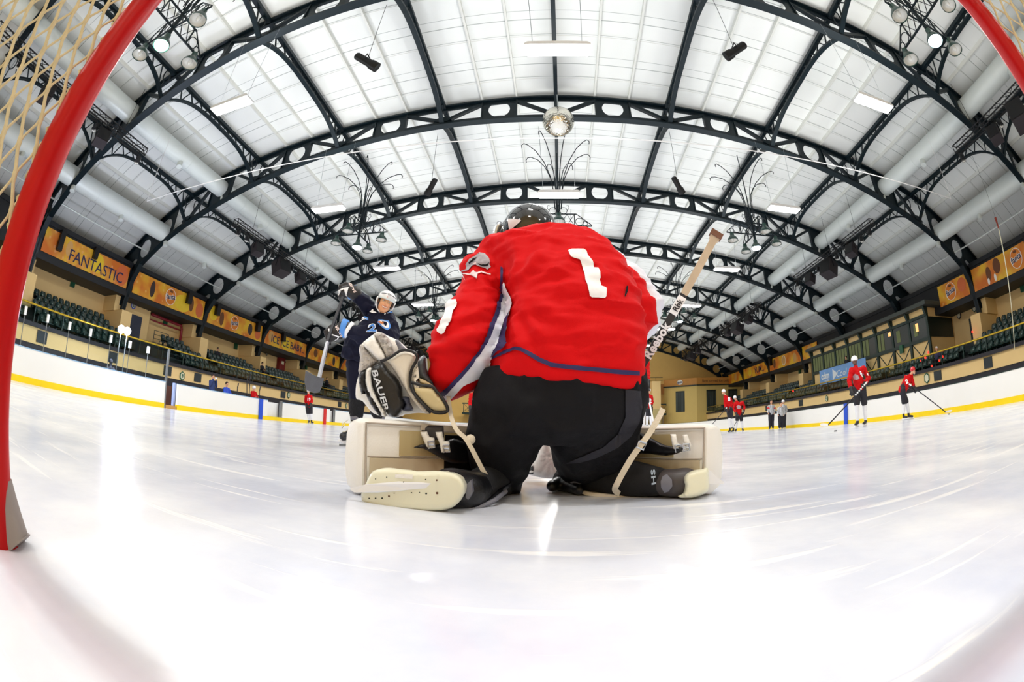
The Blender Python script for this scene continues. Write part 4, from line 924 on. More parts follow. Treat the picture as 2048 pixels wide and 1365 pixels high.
def word(name, body, quad, tree, mat, parent, off=.006, bold=0, res=4):
    """lettering sewn on the surface of tree; quad = picture corners bottom-left, bottom-right, top-right, top-left"""
    cu = bpy.data.curves.new('lettering', 'FONT'); cu.body = body; cu.size = 1; cu.offset = bold; cu.resolution_u = 3
    o = bpy.data.objects.new('lettering', cu); COL.objects.link(o); bpy.context.view_layer.update(); me = bpy.data.meshes.new_from_object(o.evaluated_get(bpy.context.evaluated_depsgraph_get())); bpy.data.objects.remove(o)
    xs = [v.co.x for v in me.vertices]; ys = [v.co.y for v in me.vertices]; x0, x1, y0, y1 = min(xs), max(xs), min(ys), max(ys); a, b_, c_, d_ = [V(q).to_2d() if False else V((q[0], q[1])) for q in quad]
    bm = bmesh.new(); bm.from_mesh(me)
    for v in bm.verts:
        u, w_ = (v.co.x - x0) / (x1 - x0), (v.co.y - y0) / (y1 - y0); p = a.lerp(b_, u).lerp(d_.lerp(c_, u), w_); v.co = (p.x, p.y, 0)
    bm = cut_bm(bm, res); pts = onto(bm, tree, off); bm.verts.index_update(); mb = MB(); mb.add(pts, [[v.index for v in f.verts] for f in bm.faces]); bm.free()
    return mb.build(name, mat, parent, True)
def roundout(px, k=3):
    n = len(px); out = []
    for i in range(n):
        p0, p1, p2, p3 = px[i - 1], px[i], px[(i + 1) % n], px[(i + 2) % n]
        for j in range(k):
            t = j / k; out.append(tuple(.5 * (2 * p1[a] + (p2[a] - p0[a]) * t + (2 * p0[a] - 5 * p1[a] + 4 * p2[a] - p3[a]) * t * t + (3 * p1[a] - p0[a] - 3 * p2[a] + p3[a]) * t ** 3) for a in (0, 1)))
    return out
def pillow(name, px, Y, front, back, D, mat, parent, res=7, gain=None, soft=True):
    """padded solid inside an outline: Y = depth of its middle plane, puffed by front and back metres; D = width of the rounded rim in pixels"""
    if soft: px = roundout(px)
    bm = cut_poly(px, res); n = len(px)
    Yf = Y if callable(Y) else (lambda x, y: Y)
    def dist(x, y):
        m = 1e9
        for i in range(n):
            ax, ay = px[i]; bx_, by_ = px[(i + 1) % n]; dx, dy = bx_ - ax, by_ - ay; t = max(0, min(1, ((x - ax) * dx + (y - ay) * dy) / (dx * dx + dy * dy + 1e-9)))
            m = min(m, math.hypot(x - ax - dx * t, y - ay - dy * t))
        return m
    bm.verts.index_update(); F, B = [], []
    for v in bm.verts:
        x, y = v.co.x, v.co.y; d = min(dist(x, y) / D, 1); h = math.sqrt(max(0, 1 - (1 - d) ** 2)); y0 = Yf(x, y); g = gain(x, y) if gain else 0
        F.append(at(x, y, Y=y0 - front * h - g * h)); B.append(at(x, y, Y=y0) + V((0, back * h, 0)))
    mb = MB(); fs = [[v.index for v in f.verts] for f in bm.faces]; N = len(F); rim = [[v.index for v in e.verts] for e in bm.edges if len(e.link_faces) == 1]; bm.free()
    mb.add(F + B, fs + [[N + i for i in f[::-1]] for f in fs] + [[a, b_, N + b_, N + a] for a, b_ in rim])
    o = mb.build(name, mat, parent, True)
    bm = bmesh.new(); bm.from_mesh(o.data); bmesh.ops.remove_doubles(bm, verts=bm.verts, dist=.0004); bmesh.ops.recalc_face_normals(bm, faces=bm.faces); bm.to_mesh(o.data); bm.free(); o.data.polygons.foreach_set('use_smooth', [True] * len(o.data.polygons)); return o
def rings_px(rows, n=36, e=2.3, vert=None):
    """cross-sections from picture rows (xl, xr, y, depth of middle, half thickness)"""
    C = [(at(a, y, Y=Y), at(b_, y2 if y2 is not None else y, Y=Y), ry) for a, b_, y, Y, ry, y2 in [(r + (None,))[:6] for r in rows]]; out = []
    mids = [(l + r) / 2 for l, r, _ in C]
    for i, (l, r, ry) in enumerate(C):
        sp = (mids[min(i + 1, len(mids) - 1)] - mids[max(i - 1, 0)]).normalized(); a = (r - l) / 2; b_ = a.cross(sp).normalized() * ry
        if b_.y < 0: b_ = -b_
        ring = []
        for k in range(n):
            t = 2 * PI * k / n; c_, s_ = math.cos(t), math.sin(t)
            ring.append(mids[i] + a * (math.copysign(abs(c_) ** (2 / e), c_)) + b_ * (math.copysign(abs(s_) ** (2 / e), s_)))
        out.append(ring)
    return out
def fbm(p, f): return noise.fractal(V(p) * f, 1.0, 2.0, 3)
def ridge(v): return 1 - min(1, abs(v)) ** .8
# ---------------------------------------------------------------- the goalie
m_jred = M('red_jersey_mesh', (212, 4, 11), .7, 0, (40, .05), (260, .12), spec=.15)
m_jwhite = M('white_jersey_panel', (232, 234, 246), .6, 0, (30, .03), (260, .1))
m_jnavy = M('navy_jersey_piping', (36, 26, 84), .6)
m_num = M('white_twill_number', (248, 248, 250), .5, 0, (20, .02))
m_pants = M('black_goalie_pants', (9, 9, 15), .75, 0, (14, .25), (180, .15), spec=.25)
m_skin = M('skin', (224, 168, 134), .5, 0, (18, .05))
m_sock = M('black_sock', (9, 8, 12), .8, 0, (40, .2), (200, .2))
m_padw = M('white_leather', (238, 235, 228), .42, 0, (7, .05), (120, .06))
m_padc = M('cream_leather', (222, 212, 194), .45, 0, (5, .08), (120, .06))
m_padt = M('tan_leather', (196, 178, 132), .5, 0, (7, .08))
m_padk = M('black_leather', (13, 13, 17), .38, 0, (8, .2), (120, .1))
m_padg = M('grey_leather', (112, 112, 122), .45, 0, (8, .1))
m_strap = M('tan_strap', (214, 202, 180), .5, 0, (20, .1), (160, .2))
m_sole = M('cream_cowling', (232, 230, 204), .32, 0, (6, .05), coat=.25)
m_shell = M('black_mask_shell', (14, 13, 20), .12, 0, (4, .1), coat=1.0)
m_chrome = M('chrome_cage', (196, 200, 208), .25, .9, (30, .3))
m_rivet = M('rusty_rivet', (96, 62, 40), .5, .4)
m_rivd = M('dark_rivet', (52, 60, 54), .4, .6)
g = thing('goalie', 'goalie in red jersey number 1 crouching with back to camera', 'person', (0, 1.75, 0))
S = lambda pts, k, ox, oy: [(ox + x / k, oy + y / k) for x, y in pts]
# body under the kit: one skin from head to feet
A = lambda x, y, Y: at(x, y, Y=Y)
b = MB()
head = A(1057, 466, 2.02); neck = A(1062, 500, 1.98)
b.ball(head, (.085, .10, .115), 16, 12); b.limb((head, .07), (neck, .065), (A(1090, 560, 1.88), .12), (A(1120, 660, 1.76), .13), (A(1130, 760, 1.74), .15))
b.limb((A(1075, 530, 1.92), .08), (A(985, 530, 1.9), .07), (A(930, 690, 1.76), .05), (A(890, 760, 1.79), .035), (A(850, 765, 1.80), .03))
b.limb((A(1090, 530, 1.92), .08), (A(1215, 540, 1.9), .07), (A(1280, 625, 1.84), .05), (A(1240, 690, 2.12), .035))
b.limb((A(1120, 760, 1.74), .13), (A(1050, 800, 1.74), .10), (A(1000, 960, 2.0), .06), (A(900, 985, 1.52), .045), (A(800, 985, 1.45), .04))
b.limb((A(1120, 760, 1.74), .13), (A(1200, 810, 1.76), .10), (A(1150, 945, 2.08), .06), (A(1300, 962, 1.78), .03), (A(1345, 965, 1.72), .02))
remesh(b.build('body', m_skin, g), .014, 4)
# jersey: back, big left sleeve, bent right arm, fused and wrinkled
b = MB()
b.loft(rings_px([(982, 1284, 758, 1.70, .185, 790), (985, 1288, 748, 1.70, .20, 772), (992, 1290, 715, 1.71, .215, 728), (1004, 1291, 685, 1.72, .22), (1012, 1289, 650, 1.73, .22), (1014, 1283, 612, 1.75, .215), (1006, 1268, 575, 1.78, .205), (992, 1252, 545, 1.82, .195), (970, 1232, 520, 1.86, .18), (950, 1214, 514, 1.90, .145), (968, 1185, 500, 1.93, .115), (992, 1152, 492, 1.95, .085), (1012, 1136, 488, 1.965, .06)]))
b.limb((A(1000, 540, 1.89), .10), (A(968, 542, 1.88), .104), (A(962, 590, 1.83), .102), (A(946, 645, 1.76), .132), (A(928, 695, 1.73), .146), (A(912, 735, 1.735), .118), (A(903, 762, 1.75), .078), (A(893, 784, 1.76), .042))
b.limb((A(1170, 545, 1.90), .09), (A(1212, 552, 1.90), .094), (A(1252, 585, 1.87), .10), (A(1275, 628, 1.86), .098), (A(1258, 655, 2.02), .085), (A(1235, 690, 2.15), .075))
jersey = remesh(b.build('jersey', m_jred, g), .011, 5)
def wrk(p, n):
    # folds: long soft ridges pulled from the left armpit and across the small of the back, finer creases on the sleeves
    ap = A(1020, 600, 1.62); d = p - ap; ang = math.atan2(d.z, d.x); r = d.length
    f1 = math.sin(ang * 13 + 2.6 * fbm(p, 4)) * math.exp(-((r - .2) / .16) ** 2) * (1 - math.exp(-(r / .13) ** 4)) * .009
    f2 = (ridge(fbm(V((p.x * 1.2, p.y, p.z * 3.2)), 3.0) * 2.4) - .5) * .016
    f3 = math.sin(p.z * 42 + 9 * p.x + 3 * fbm(p, 5)) * .005 * (1 if p.x < -.28 else .3)
    return (f1 + f2 + f3) * min(1, max(.25, (p.z - .44) / .12))
displace(jersey, wrk)
jt = bvh(jersey)
Q = lambda pts: S(pts, 4.096, 840, 470)
patch('back_number', Q([(1215, 130), (1245, 118), (1340, 115), (1362, 130), (1372, 165), (1420, 225), (1425, 270), (1460, 272), (1475, 300), (1478, 350), (1470, 362), (1485, 420), (1520, 432), (1527, 440), (1524, 505), (1512, 517), (1410, 512), (1392, 500), (1385, 460), (1370, 410), (1352, 370), (1350, 320), (1330, 270), (1310, 200), (1265, 188), (1238, 178)]), jt, m_num, jersey, .005, 5)
patch('sleeve_number', Q([(255, 535), (300, 535), (310, 555), (305, 590), (278, 625), (270, 660), (262, 690), (238, 745), (222, 755), (205, 800), (185, 812), (150, 795), (145, 780), (165, 750), (178, 700), (205, 660), (215, 620), (222, 600), (215, 570)]), jt, m_num, jersey, .009, 4)
patch('hem_stripe', Q([(712, 938), (780, 912), (830, 922), (900, 958), (985, 1005), (1080, 1045), (1200, 1062), (1350, 1076), (1500, 1090), (1650, 1105), (1795, 1116), (1795, 1152), (1650, 1142), (1500, 1126), (1350, 1112), (1200, 1098), (1075, 1082), (970, 1040), (885, 988), (825, 950), (780, 940), (725, 962), (590, 1018), (592, 1000)]), jt, m_jnavy, jersey, .004, 6)
patch('white_side_panel', Q([(695, 385), (712, 430), (755, 520), (765, 560), (752, 600), (735, 660), (705, 690), (722, 760), (700, 830), (640, 900), (610, 960), (590, 1010), (570, 1090), (500, 1160), (420, 1200), (350, 1235), (260, 1330), (215, 1345), (195, 1310), (300, 1170), (420, 1030), (500, 910), (560, 790), (620, 640), (650, 520), (680, 430)]), jt, m_jwhite, jersey, .008, 3)
patch('side_piping', Q([(672, 262), (692, 275), (690, 350), (688, 430), (665, 520), (640, 640), (580, 800), (520, 925), (440, 1045), (330, 1175), (240, 1275), (205, 1310), (165, 1290), (225, 1240), (330, 1130), (430, 1010), (505, 890), (560, 760), (610, 620), (640, 510), (665, 410), (670, 330)]), jt, m_jnavy, jersey, .0105, 3)
patch('navy_side_panel', Q([(752, 600), (745, 640), (730, 720), (722, 770), (712, 830), (720, 905), (640, 960), (592, 1005), (610, 955), (650, 895), (700, 825), (722, 755), (712, 690), (735, 655)]), jt, m_jnavy, jersey, .013, 3)
b = MB(); b.limb((A(1228, 538, 1.95), .085), (A(1266, 578, 1.94), .090), (A(1289, 617, 1.94), .094), (A(1283, 648, 2.02), .082)); displace(remesh(b.build('white_sleeve_panel', m_jwhite, jersey), .011, 3), wrk)
patch('armpit_vent', Q([(1690, 415), (1700, 420), (1695, 470), (1675, 515), (1672, 500), (1680, 450)]), jt, m_pants, jersey, .005, 5)
# shoulder crest: leaping pale animal over a jagged line
m_crest = M('silver_crest', (176, 172, 182), .5, 0, (60, .4)); m_crw = M('pale_crest_outline', (250, 226, 230), .5)
patch('shoulder_crest', Q([(385, 262), (378, 240), (405, 200), (440, 178), (480, 172), (492, 195), (482, 225), (505, 240), (540, 235), (548, 205), (520, 165), (478, 155), (485, 146), (530, 155), (560, 185), (575, 215), (570, 240), (582, 262), (555, 285), (535, 272), (490, 262), (455, 245), (430, 252), (400, 290), (350, 300), (325, 302), (345, 290), (380, 282)]), jt, m_crest, jersey, .005, 4)
patch('crest_line', Q([(320, 325), (360, 312), (412, 318), (440, 292), (455, 340), (468, 310), (500, 300), (530, 312), (580, 318), (580, 326), (525, 322), (500, 312), (475, 322), (466, 362), (440, 312), (415, 330), (360, 322), (322, 334)]), jt, m_crw, jersey, .006, 4)
patch('crest_streak', Q([(405, 225), (440, 196), (470, 186), (455, 205), (425, 225), (410, 240)]), jt, m_pants, jersey, .008, 4); patch('crest_streak', Q([(470, 232), (500, 246), (545, 240), (570, 225), (560, 255), (525, 262), (485, 250)]), jt, m_pants, jersey, .008, 4); patch('crest_streak', Q([(435, 235), (460, 222), (466, 236), (450, 244)]), jt, m_crw, jersey, .008, 4)
# pants
b = MB()
b.loft(rings_px([(962, 1292, 735, 1.72, .17), (950, 1294, 768, 1.72, .20), (944, 1292, 805, 1.72, .205), (942, 1286, 835, 1.73, .19), (960, 1265, 860, 1.75, .14)]))
b.loft(rings_px([(944, 1115, 815, 1.74, .18), (936, 1100, 850, 1.76, .18), (936, 1082, 885, 1.81, .17), (942, 1062, 920, 1.87, .15), (953, 1050, 950, 1.93, .13), (968, 1042, 975, 1.98, .11), (985, 1030, 990, 2.0, .07)]))
b.loft(rings_px([(1108, 1286, 815, 1.76, .18), (1098, 1280, 850, 1.79, .18), (1100, 1268, 880, 1.85, .17), (1104, 1250, 905, 1.92, .15), (1112, 1228, 925, 1.98, .13), (1122, 1205, 945, 2.04, .11), (1136, 1190, 955, 2.06, .07)]))
pants = remesh(b.build('goalie_pants', m_pants, g), .012, 6)
displace(pants, lambda p, n: (ridge(fbm(V((p.x * 2.0, p.y, p.z * 1.2)), 3.2) * 2.2) - .5) * .016 + math.sin(p.z * 30 + p.x * 14 + 4 * fbm(p, 4)) * .003)
pt_ = bvh(pants)
m_pp = M('grey_pants_panel', (26, 26, 38), .7, 0, (12, .2), (180, .12))
patch('side_panel', [(1250, 780), (1280, 782), (1284, 815), (1278, 845), (1262, 872), (1235, 895), (1195, 915), (1160, 925), (1130, 928), (1165, 912), (1205, 895), (1235, 868), (1250, 835)], pt_, m_pp, pants, .004, 7)
# mask
hc = A(1060, 466, 2.0); b = MB(); b.ball(hc, (.136, .15, .148), 32, 22, Matrix.Rotation(-.35, 3, 'X'))
mask = b.build('goalie_mask', m_shell, g, True)
mt = bvh(mask)
b = MB(); rr = Matrix.Rotation(.12, 3, 'Z')
for k in range(1): b.loft([[hc + rr @ V((math.sin(t) * r * 1.0, y, -math.cos(t) * r * .98 + dz)) for t in [2 * PI * i / 32 for i in range(32)]] for r, y, dz in ((.134, .01, 0), (.156, .035, -.005), (.166, .06, -.012), (.160, .11, -.02), (.12, .17, -.03), (.05, .20, -.04))])
b.build('mask_front', m_shell, mask, True)
b = MB(); b.tube([hc + rr @ V((math.sin(t) * .170, .05, -math.cos(t) * .165 - .01)) for t in [.45 + 1.0 * i / 12 for i in range(13)]], .012, 8); b.tube([hc + rr @ V((-math.sin(t) * .170, .045, -math.cos(t) * .166 - .01)) for t in [.35 + 1.75 * i / 14 for i in range(15)]], .017, 8); b.build('chrome_rim', m_chrome, mask, True)
b = MB()
for k in range(6): a = -.9 + k * .36; b.tube([hc + rr @ V((math.sin(t) * .17, .06 + .09 * math.cos(t) * math.cos(a), math.sin(a) * .11 - .03)) for t in [-1.35 + 2.7 * i / 12 for i in range(13)]], .0035, 6)
b.build('cage', m_chrome, mask, True)
K = lambda pts: S(pts, 12.76, 980, 390)
patch('white_triangle', K([(462, 612), (600, 606), (790, 640), (795, 665), (640, 800), (525, 895), (505, 890), (480, 760)]), mt, M('pale_triangle', (226, 220, 222), .3), mask, .004, 4)
b = MB(); b.ball(hc + V((0, -.03, -.06)), (.11, .115, .11), 18, 12); b.build('neck_cover', M('dark_purple_fabric', (44, 28, 70), .7), g, True)
# leg pads standing on their inner edge, knees together
def leg_pad(T, Kn, nm_side, nx, flip):
    T, Kn = V(T), V(Kn); d = (Kn - T); L = d.length; d.normalize(); n = V((d.y, -d.x, 0)); n = n if n.y < 0 else -n       # n faces the camera
    P = lambda u, z, o: T + d * u + V((0, 0, z)) + n * o
    b = MB(); rings = []
    prof = [(.012, -.02), (.0, -.05), (.012, -.105), (.05, -.13), (.14, -.14), (.235, -.13), (.278, -.105), (.288, -.05), (.282, -.012), (.268, .0), (.14, .004), (.03, .0)]
    for u, s_, o in ((.0, .86, -.02), (.012, .97, 0), (.04, 1, 0), (.30, 1, 0), (.55, 1, .0), (.72, 1, -.01), (.80, .96, -.03), (.84, .8, -.05)):
        rings.append([P(u, .144 + (z - .144) * s_, q * s_ + o) for z, q in prof])
    b.loft(rings); pad = b.build('leg_pad', m_padw, g, True, 55)
    b = MB(); b.tube([P(u, z, .006) for u, z in ((.025, .02), (.02, .27), (.34, .272), (.36, .272))], .0045, 6); b.tube([P(.03, .15, .006), P(.19, .148, .006), P(.36, .15, .006)], .0025, 5); b.build('piping', M('seam_thread', (176, 164, 150), .8), pad)
    def panel(u0, u1, z0, z1, m, nmp, o=.004, th=.006):
        b = MB(); b.poly([P(u0, z0, o), P(u1, z0, o), P(u1, z1, o), P(u0, z1, o)], n * th); return b.build(nmp, m, pad)
    panel(.16, .42, .155, .25, m_padt, 'tan_panel'); panel(.04, .46, .01, .145, M('stained_cream', (206, 192, 164), .5, 0, (9, .18)), 'lower_panel', .002)
    panel(.25, .62, .255, .278, m_padc, 'grey_edge', .004); panel(.36, .62, .02, .24, m_padk, 'black_lining', .005)
    return pad, P, n
padL, PL, nL = leg_pad((-.672, 1.475, 0), (-.10, 2.10, 0), 'left', -1, False)
padR, PR, nR = leg_pad((.606, 1.665, 0), (.02, 2.23, 0), 'right', 1, True)
# left skate lying on its side, sole to the camera
W2 = lambda pts: S(pts, 5.934, 700, 810)
sole = W2([(138, 1030), (135, 1100), (160, 1160), (225, 1205), (330, 1245), (600, 1250), (1000, 1258), (1180, 1232), (1290, 1160), (1350, 1065), (1366, 980), (1342, 900), (1290, 842), (1180, 798), (1000, 782), (800, 787), (620, 765), (470, 745), (350, 758), (270, 790), (220, 860), (190, 930)])
Ys = lambda x, y: 1.415 - (x - 720) * .00028
skL = pillow('goalie_skate', sole, Ys, .022, .075, 9, m_sole, g, 6)
st_ = bvh(skL)
b = MB(); b.poly([A(702, 977, 1.395), A(735, 968, 1.395), A(800, 962, 1.385), A(888, 965, 1.365), A(892, 972, 1.365), A(840, 977, 1.375), A(760, 984, 1.39), A(712, 984, 1.395)], (0, -.016, 0)); b.build('skate_blade', M('snowy_blade', (236, 238, 242), .35, .2), skL)
for i, (x, y, r) in enumerate(((304, 878, 1.6), (435, 858, 1.5), (637, 915, 1.8), (898, 885, 1.7), (1030, 893, 2.2), (137, 1035, 1.5), (305, 1108, 2.2), (382, 1107, 2.4), (463, 1083, 2.6), (525, 1048, 1.2), (730, 1040, 1.2), (826, 1038, 1.2), (905, 1052, 2.4), (1034, 1046, 3.0), (228, 1108, 1.8))):
    X, Y_ = 700 + x / 5.934, 810 + y / 5.934; h = st_.ray_cast(CP, ray(X, Y_))
    if h[0] is None: continue
    q = h[0]; n_ = V((0, -1, 0)); b = MB(); b.lathe([(r * .0013, -.001), (r * .0013, .002), (r * .0006, .004)], q, 8, Matrix.Rotation(PI / 2, 3, 'X')); b.build('rivet', m_rivet if r > 2.5 or x == 1030 else m_rivd, skL)
patch('size_plate', W2([(540, 818), (750, 828), (748, 880), (538, 862)]), st_, m_padw, skL, .003, 8)
b = MB(); b.limb((A(900, 978, 1.47), .075), (A(932, 982, 1.51), .075), (A(952, 976, 1.57), .064)); o = b.build('skate_boot', m_padk, g); remesh(o, .01, 4)
b = MB(); b.poly([A(942, 960, 1.415), A(945, 985, 1.41), A(936, 1000, 1.41), (A(931, 995, 1.41)), A(932, 970, 1.415)], (0, .03, 0)); b.build('ankle_guard', m_padg, o)
# left shin and calf wrap
b = MB(); b.limb((A(950, 975, 1.56), .062), (A(975, 965, 1.70), .072), (A(1000, 962, 1.92), .085), (A(1010, 965, 2.0), .08)); calf = remesh(b.build('leg_sock', m_sock, g), .011, 5)
b = MB(); b.poly([A(915, 1018, 1.47), A(960, 1010, 1.50), A(1005, 985, 1.62), A(1022, 972, 1.75), A(1020, 960, 1.85), A(985, 965, 1.75), A(940, 985, 1.55)], (0, .02, .012)); b.build('pad_wing', m_padk, padL, True, 40)
b = MB(); b.tube([A(905, 1022, 1.46), A(950, 1019, 1.47), A(990, 1000, 1.54), A(1012, 983, 1.64)], .008, 6); b.build('wing_lacing', m_padg, padL)
b = MB(); b.poly([A(1010, 950, 1.92), A(1020, 965, 1.9), A(1018, 982, 1.88), A(1004, 985, 1.88), A(996, 950, 1.92)], (0, .06, 0)); b.build('knee_guard', m_padg, padL, True)
pillow('knee_flap', W2([(755, 505), (870, 465), (1000, 480), (1200, 400), (1300, 420), (1430, 480), (1510, 600), (1540, 680), (1300, 700), (1180, 690), (1090, 640), (950, 560), (870, 520)]), lambda x, y: 1.60 + (x - 830) * .0018, .02, .05, 8, m_padk, padL, 6)
pillow('knee_flap', S([(1090, 330), (1200, 300), (1440, 420), (1600, 440), (1580, 490), (1450, 520), (1230, 500), (1100, 560), (1010, 560), (940, 500)], 4.655, 1020, 800), lambda x, y: 1.655 + (1380 - x) * .0018, .02, .05, 8, m_padk, padR, 6)
pillow('buckle_panel', W2([(755, 240), (1110, 245), (1118, 390), (1000, 420), (800, 405), (770, 330)]), 1.675, .01, .03, 4, M('slate_leather_panel', (58, 58, 64), .5), padL, 6, None, False)
for q, Yq, pd, k_ in ((W2([(835, 320), (915, 315), (945, 380), (1000, 390), (1012, 510), (905, 525), (880, 440), (850, 370)]), 1.635, padL, 1), (W2([(1015, 322), (1095, 318), (1120, 430), (1180, 435), (1190, 565), (1085, 565), (1060, 450), (1030, 380)]), 1.63, padL, 1), (S([(1490, 318), (1545, 318), (1560, 400), (1598, 420), (1590, 470), (1530, 475), (1510, 420)], 4.655, 1020, 800), 1.70, padR, 1), (S([(1605, 325), (1650, 322), (1690, 420), (1680, 470), (1640, 465), (1620, 400)], 4.655, 1020, 800), 1.69, padR, 1)):
    o = pillow('buckle_strap', q, Yq, .008, .01, 2.5, m_padw, pd, 4, None, False); n_ = len(q) // 2 + 1; x1, y1, x2, y2 = min(p[0] for p in q[3:]), q[4][1] - 6, q[4][0] - 1, q[4][1] - 12
    cx_, cy_ = sum(p[0] for p in q[3:6]) / 3 - 2, sum(p[1] for p in q[3:6]) / 3 - 1; b = MB(); b.tube([A(cx_ + a, cy_ + c_, Yq - .012) for a, c_ in ((-6, -6), (6, -7), (8, 6), (-4, 8), (-6, -6))], .0035, 6); b.tube([A(cx_ - 4, cy_, Yq - .013), A(cx_ + 6, cy_ + 1, Yq - .013)], .003, 5); b.build('buckle', m_chrome, o)
# right shin, boot, skate
b = MB(); b.limb((A(1140, 965, 2.05), .085), (A(1200, 955, 1.92), .092), (A(1265, 958, 1.80), .078), (A(1325, 964, 1.73), .056)); shinR = remesh(b.build('leg_sock', m_sock, g), .011, 5)
sr = bvh(shinR); X3 = lambda pts: S(pts, 4.655, 1020, 800)
word('sock_letters', 'HS', X3([(1362, 780), (1350, 650), (1310, 655), (1320, 790)]), sr, M('silver_thread', (176, 190, 206), .5), shinR, .004, .02)
b = MB(); b.limb((A(1328, 965, 1.72), .054), (A(1352, 966, 1.70), .058), (A(1372, 962, 1.69), .054)); bootR = remesh(b.build('skate_boot', M('dark_grey_leather', (64, 58, 58), .5, 0, (12, .15)), g), .009, 4)
b = MB(); hex_ = X3([(1425, 715), (1465, 700), (1510, 745), (1515, 800), (1480, 845), (1440, 855), (1412, 810), (1408, 760)]); o = patch('ankle_pad', hex_, bvh(bootR), m_padg, bootR, .008, 5)
skR = pillow('goalie_skate', X3([(1615, 740), (1640, 690), (1700, 660), (1800, 640), (1845, 640), (1855, 760), (1850, 840), (1800, 880), (1700, 915), (1600, 915), (1565, 895), (1610, 870), (1625, 800)]), 1.655, .045, .05, 8, m_sole, g, 5)
b = MB(); b.poly([A(1414, 938, 1.655), A(1422, 942, 1.655), A(1434, 955, 1.655), A(1449, 965, 1.655), A(1447, 968, 1.655), A(1418, 968, 1.655)], (0, .006, 0)); b.build('skate_blade', M('snowy_blade', (236, 238, 242)), skR)
b = MB(); b.poly([A(1157, 980, 1.86), A(1180, 985, 1.83), A(1235, 990, 1.79), A(1290, 995, 1.76), A(1285, 998, 1.76), A(1230, 998, 1.78), A(1172, 991, 1.83), A(1158, 985, 1.86)], (0, .05, 0)); b.build('pad_edge', m_padc, padR)
b = MB(); b.poly([A(1185, 934, 1.9), A(1172, 950, 1.88), A(1140, 966, 1.88), A(1150, 970, 1.86), A(1178, 965, 1.84), A(1190, 945, 1.86)], (0, .03, 0)); b.build('knee_guard', m_padg, padR, True)
# long loose straps with buckles
def strap(pts, w_, parent, nm='leg_strap'):
    b = MB(); P_ = [A(*p) for p in pts]; Q_ = []
    for i in range(len(P_) - 1):
        p0, p1, p2, p3 = P_[max(i - 1, 0)], P_[i], P_[i + 1], P_[min(i + 2, len(P_) - 1)]
        for k in range(5): t = k / 5; Q_.append(.5 * ((2 * p1) + (p2 - p0) * t + (2 * p0 - 5 * p1 + 4 * p2 - p3) * t * t + (3 * p1 - p0 - 3 * p2 + p3) * t ** 3))
    Q_.append(P_[-1]); b.sweep(Q_, w_, .006, up=(0, -1, .2)); return b.build(nm, m_strap, parent, True, 40)
s1 = strap([(897, 792, 1.70), (899, 815, 1.66), (905, 842, 1.60), (915, 862, 1.57), (930, 876, 1.56), (942, 895, 1.56), (955, 920, 1.56), (970, 948, 1.57), (982, 962, 1.60), (1005, 972, 1.68)], .016, padL)
b = MB(); b.ball(A(941, 879, 1.57), (.018, .012, .018), 12, 8); b.build('strap_button', m_strap, s1, True)
s2 = strap([(1326, 818, 1.66), (1312, 845, 1.64), (1298, 868, 1.63), (1282, 890, 1.62), (1262, 918, 1.62), (1246, 945, 1.63), (1234, 968, 1.64), (1230, 980, 1.67), (1238, 988, 1.72)], .022, padR)
b = MB(); b.tube([A(x, y, 1.615) for x, y in ((1279, 882), (1293, 887), (1287, 900), (1273, 894), (1279, 882))], .004, 6); b.build('buckle', m_chrome, s2)
# catching glove on the left hand
G1 = lambda pts: S(pts, 6.4, 680, 640)
glove = pillow('catching_glove', G1([(205, 1000), (208, 820), (245, 680), (258, 480), (252, 335), (440, 175), (510, 155), (640, 215), (760, 270), (880, 380), (985, 440), (960, 620), (930, 800), (960, 950), (1060, 1080), (1150, 1190), (1000, 1190), (830, 1210), (740, 1238), (590, 1240), (420, 1190), (290, 1040)]), 1.735, .02, .09, 22, m_padw, g, 7)
m_lace2 = M('laced_webbing', (196, 190, 184), .7, 0, (30, .25), (60, .9))
pillow('web_lacing', G1([(252, 335), (295, 318), (380, 420), (440, 500), (490, 525), (420, 585), (340, 645), (255, 680), (235, 640), (258, 480)]), 1.69, .03, .02, 7, m_lace2, glove, 4, lambda x, y: .006 * math.sin(x * 1.1 + y * .5) * math.sin(y * 1.0 - x * .4))
pillow('web_lacing', G1([(430, 190), (510, 158), (570, 180), (650, 270), (675, 360), (690, 440), (640, 470), (595, 495), (540, 380), (490, 280)]), 1.68, .03, .02, 7, m_lace2, glove, 4, lambda x, y: .006 * math.sin(x * 1.1 + y * .5) * math.sin(y * 1.0 - x * .4))
pillow('web_band', G1([(298, 315), (432, 200), (470, 250), (590, 490), (490, 522), (390, 420)]), 1.675, .035, .02, 7, m_padw, glove, 6)
pillow('thumb_panel', G1([(405, 600), (470, 560), (550, 540), (625, 640), (720, 730), (785, 850), (800, 970), (835, 1080), (745, 1232), (640, 1235), (560, 1130), (480, 1000), (420, 850), (400, 700)]), 1.66, .045, .03, 12, m_padk, glove, 6)
pillow('white_flash', G1([(335, 640), (402, 612), (400, 720), (430, 880), (500, 1040), (590, 1200), (560, 1236), (440, 1060), (350, 900), (320, 760)]), 1.655, .045, .04, 7, m_padw, glove, 6)
pillow('black_flash', G1([(245, 690), (330, 650), (318, 770), (345, 900), (440, 1080), (540, 1236), (500, 1225), (390, 1080), (300, 900), (280, 960), (240, 800)]), 1.672, .04, .04, 7, m_padk, glove, 6)
pillow('dark_flap', G1([(755, 985), (880, 985), (900, 1060), (940, 1150), (860, 1170), (800, 1150), (830, 1080), (790, 1040)]), 1.665, .03, .02, 6, M('slate_leather', (62, 66, 86), .5), glove, 6)
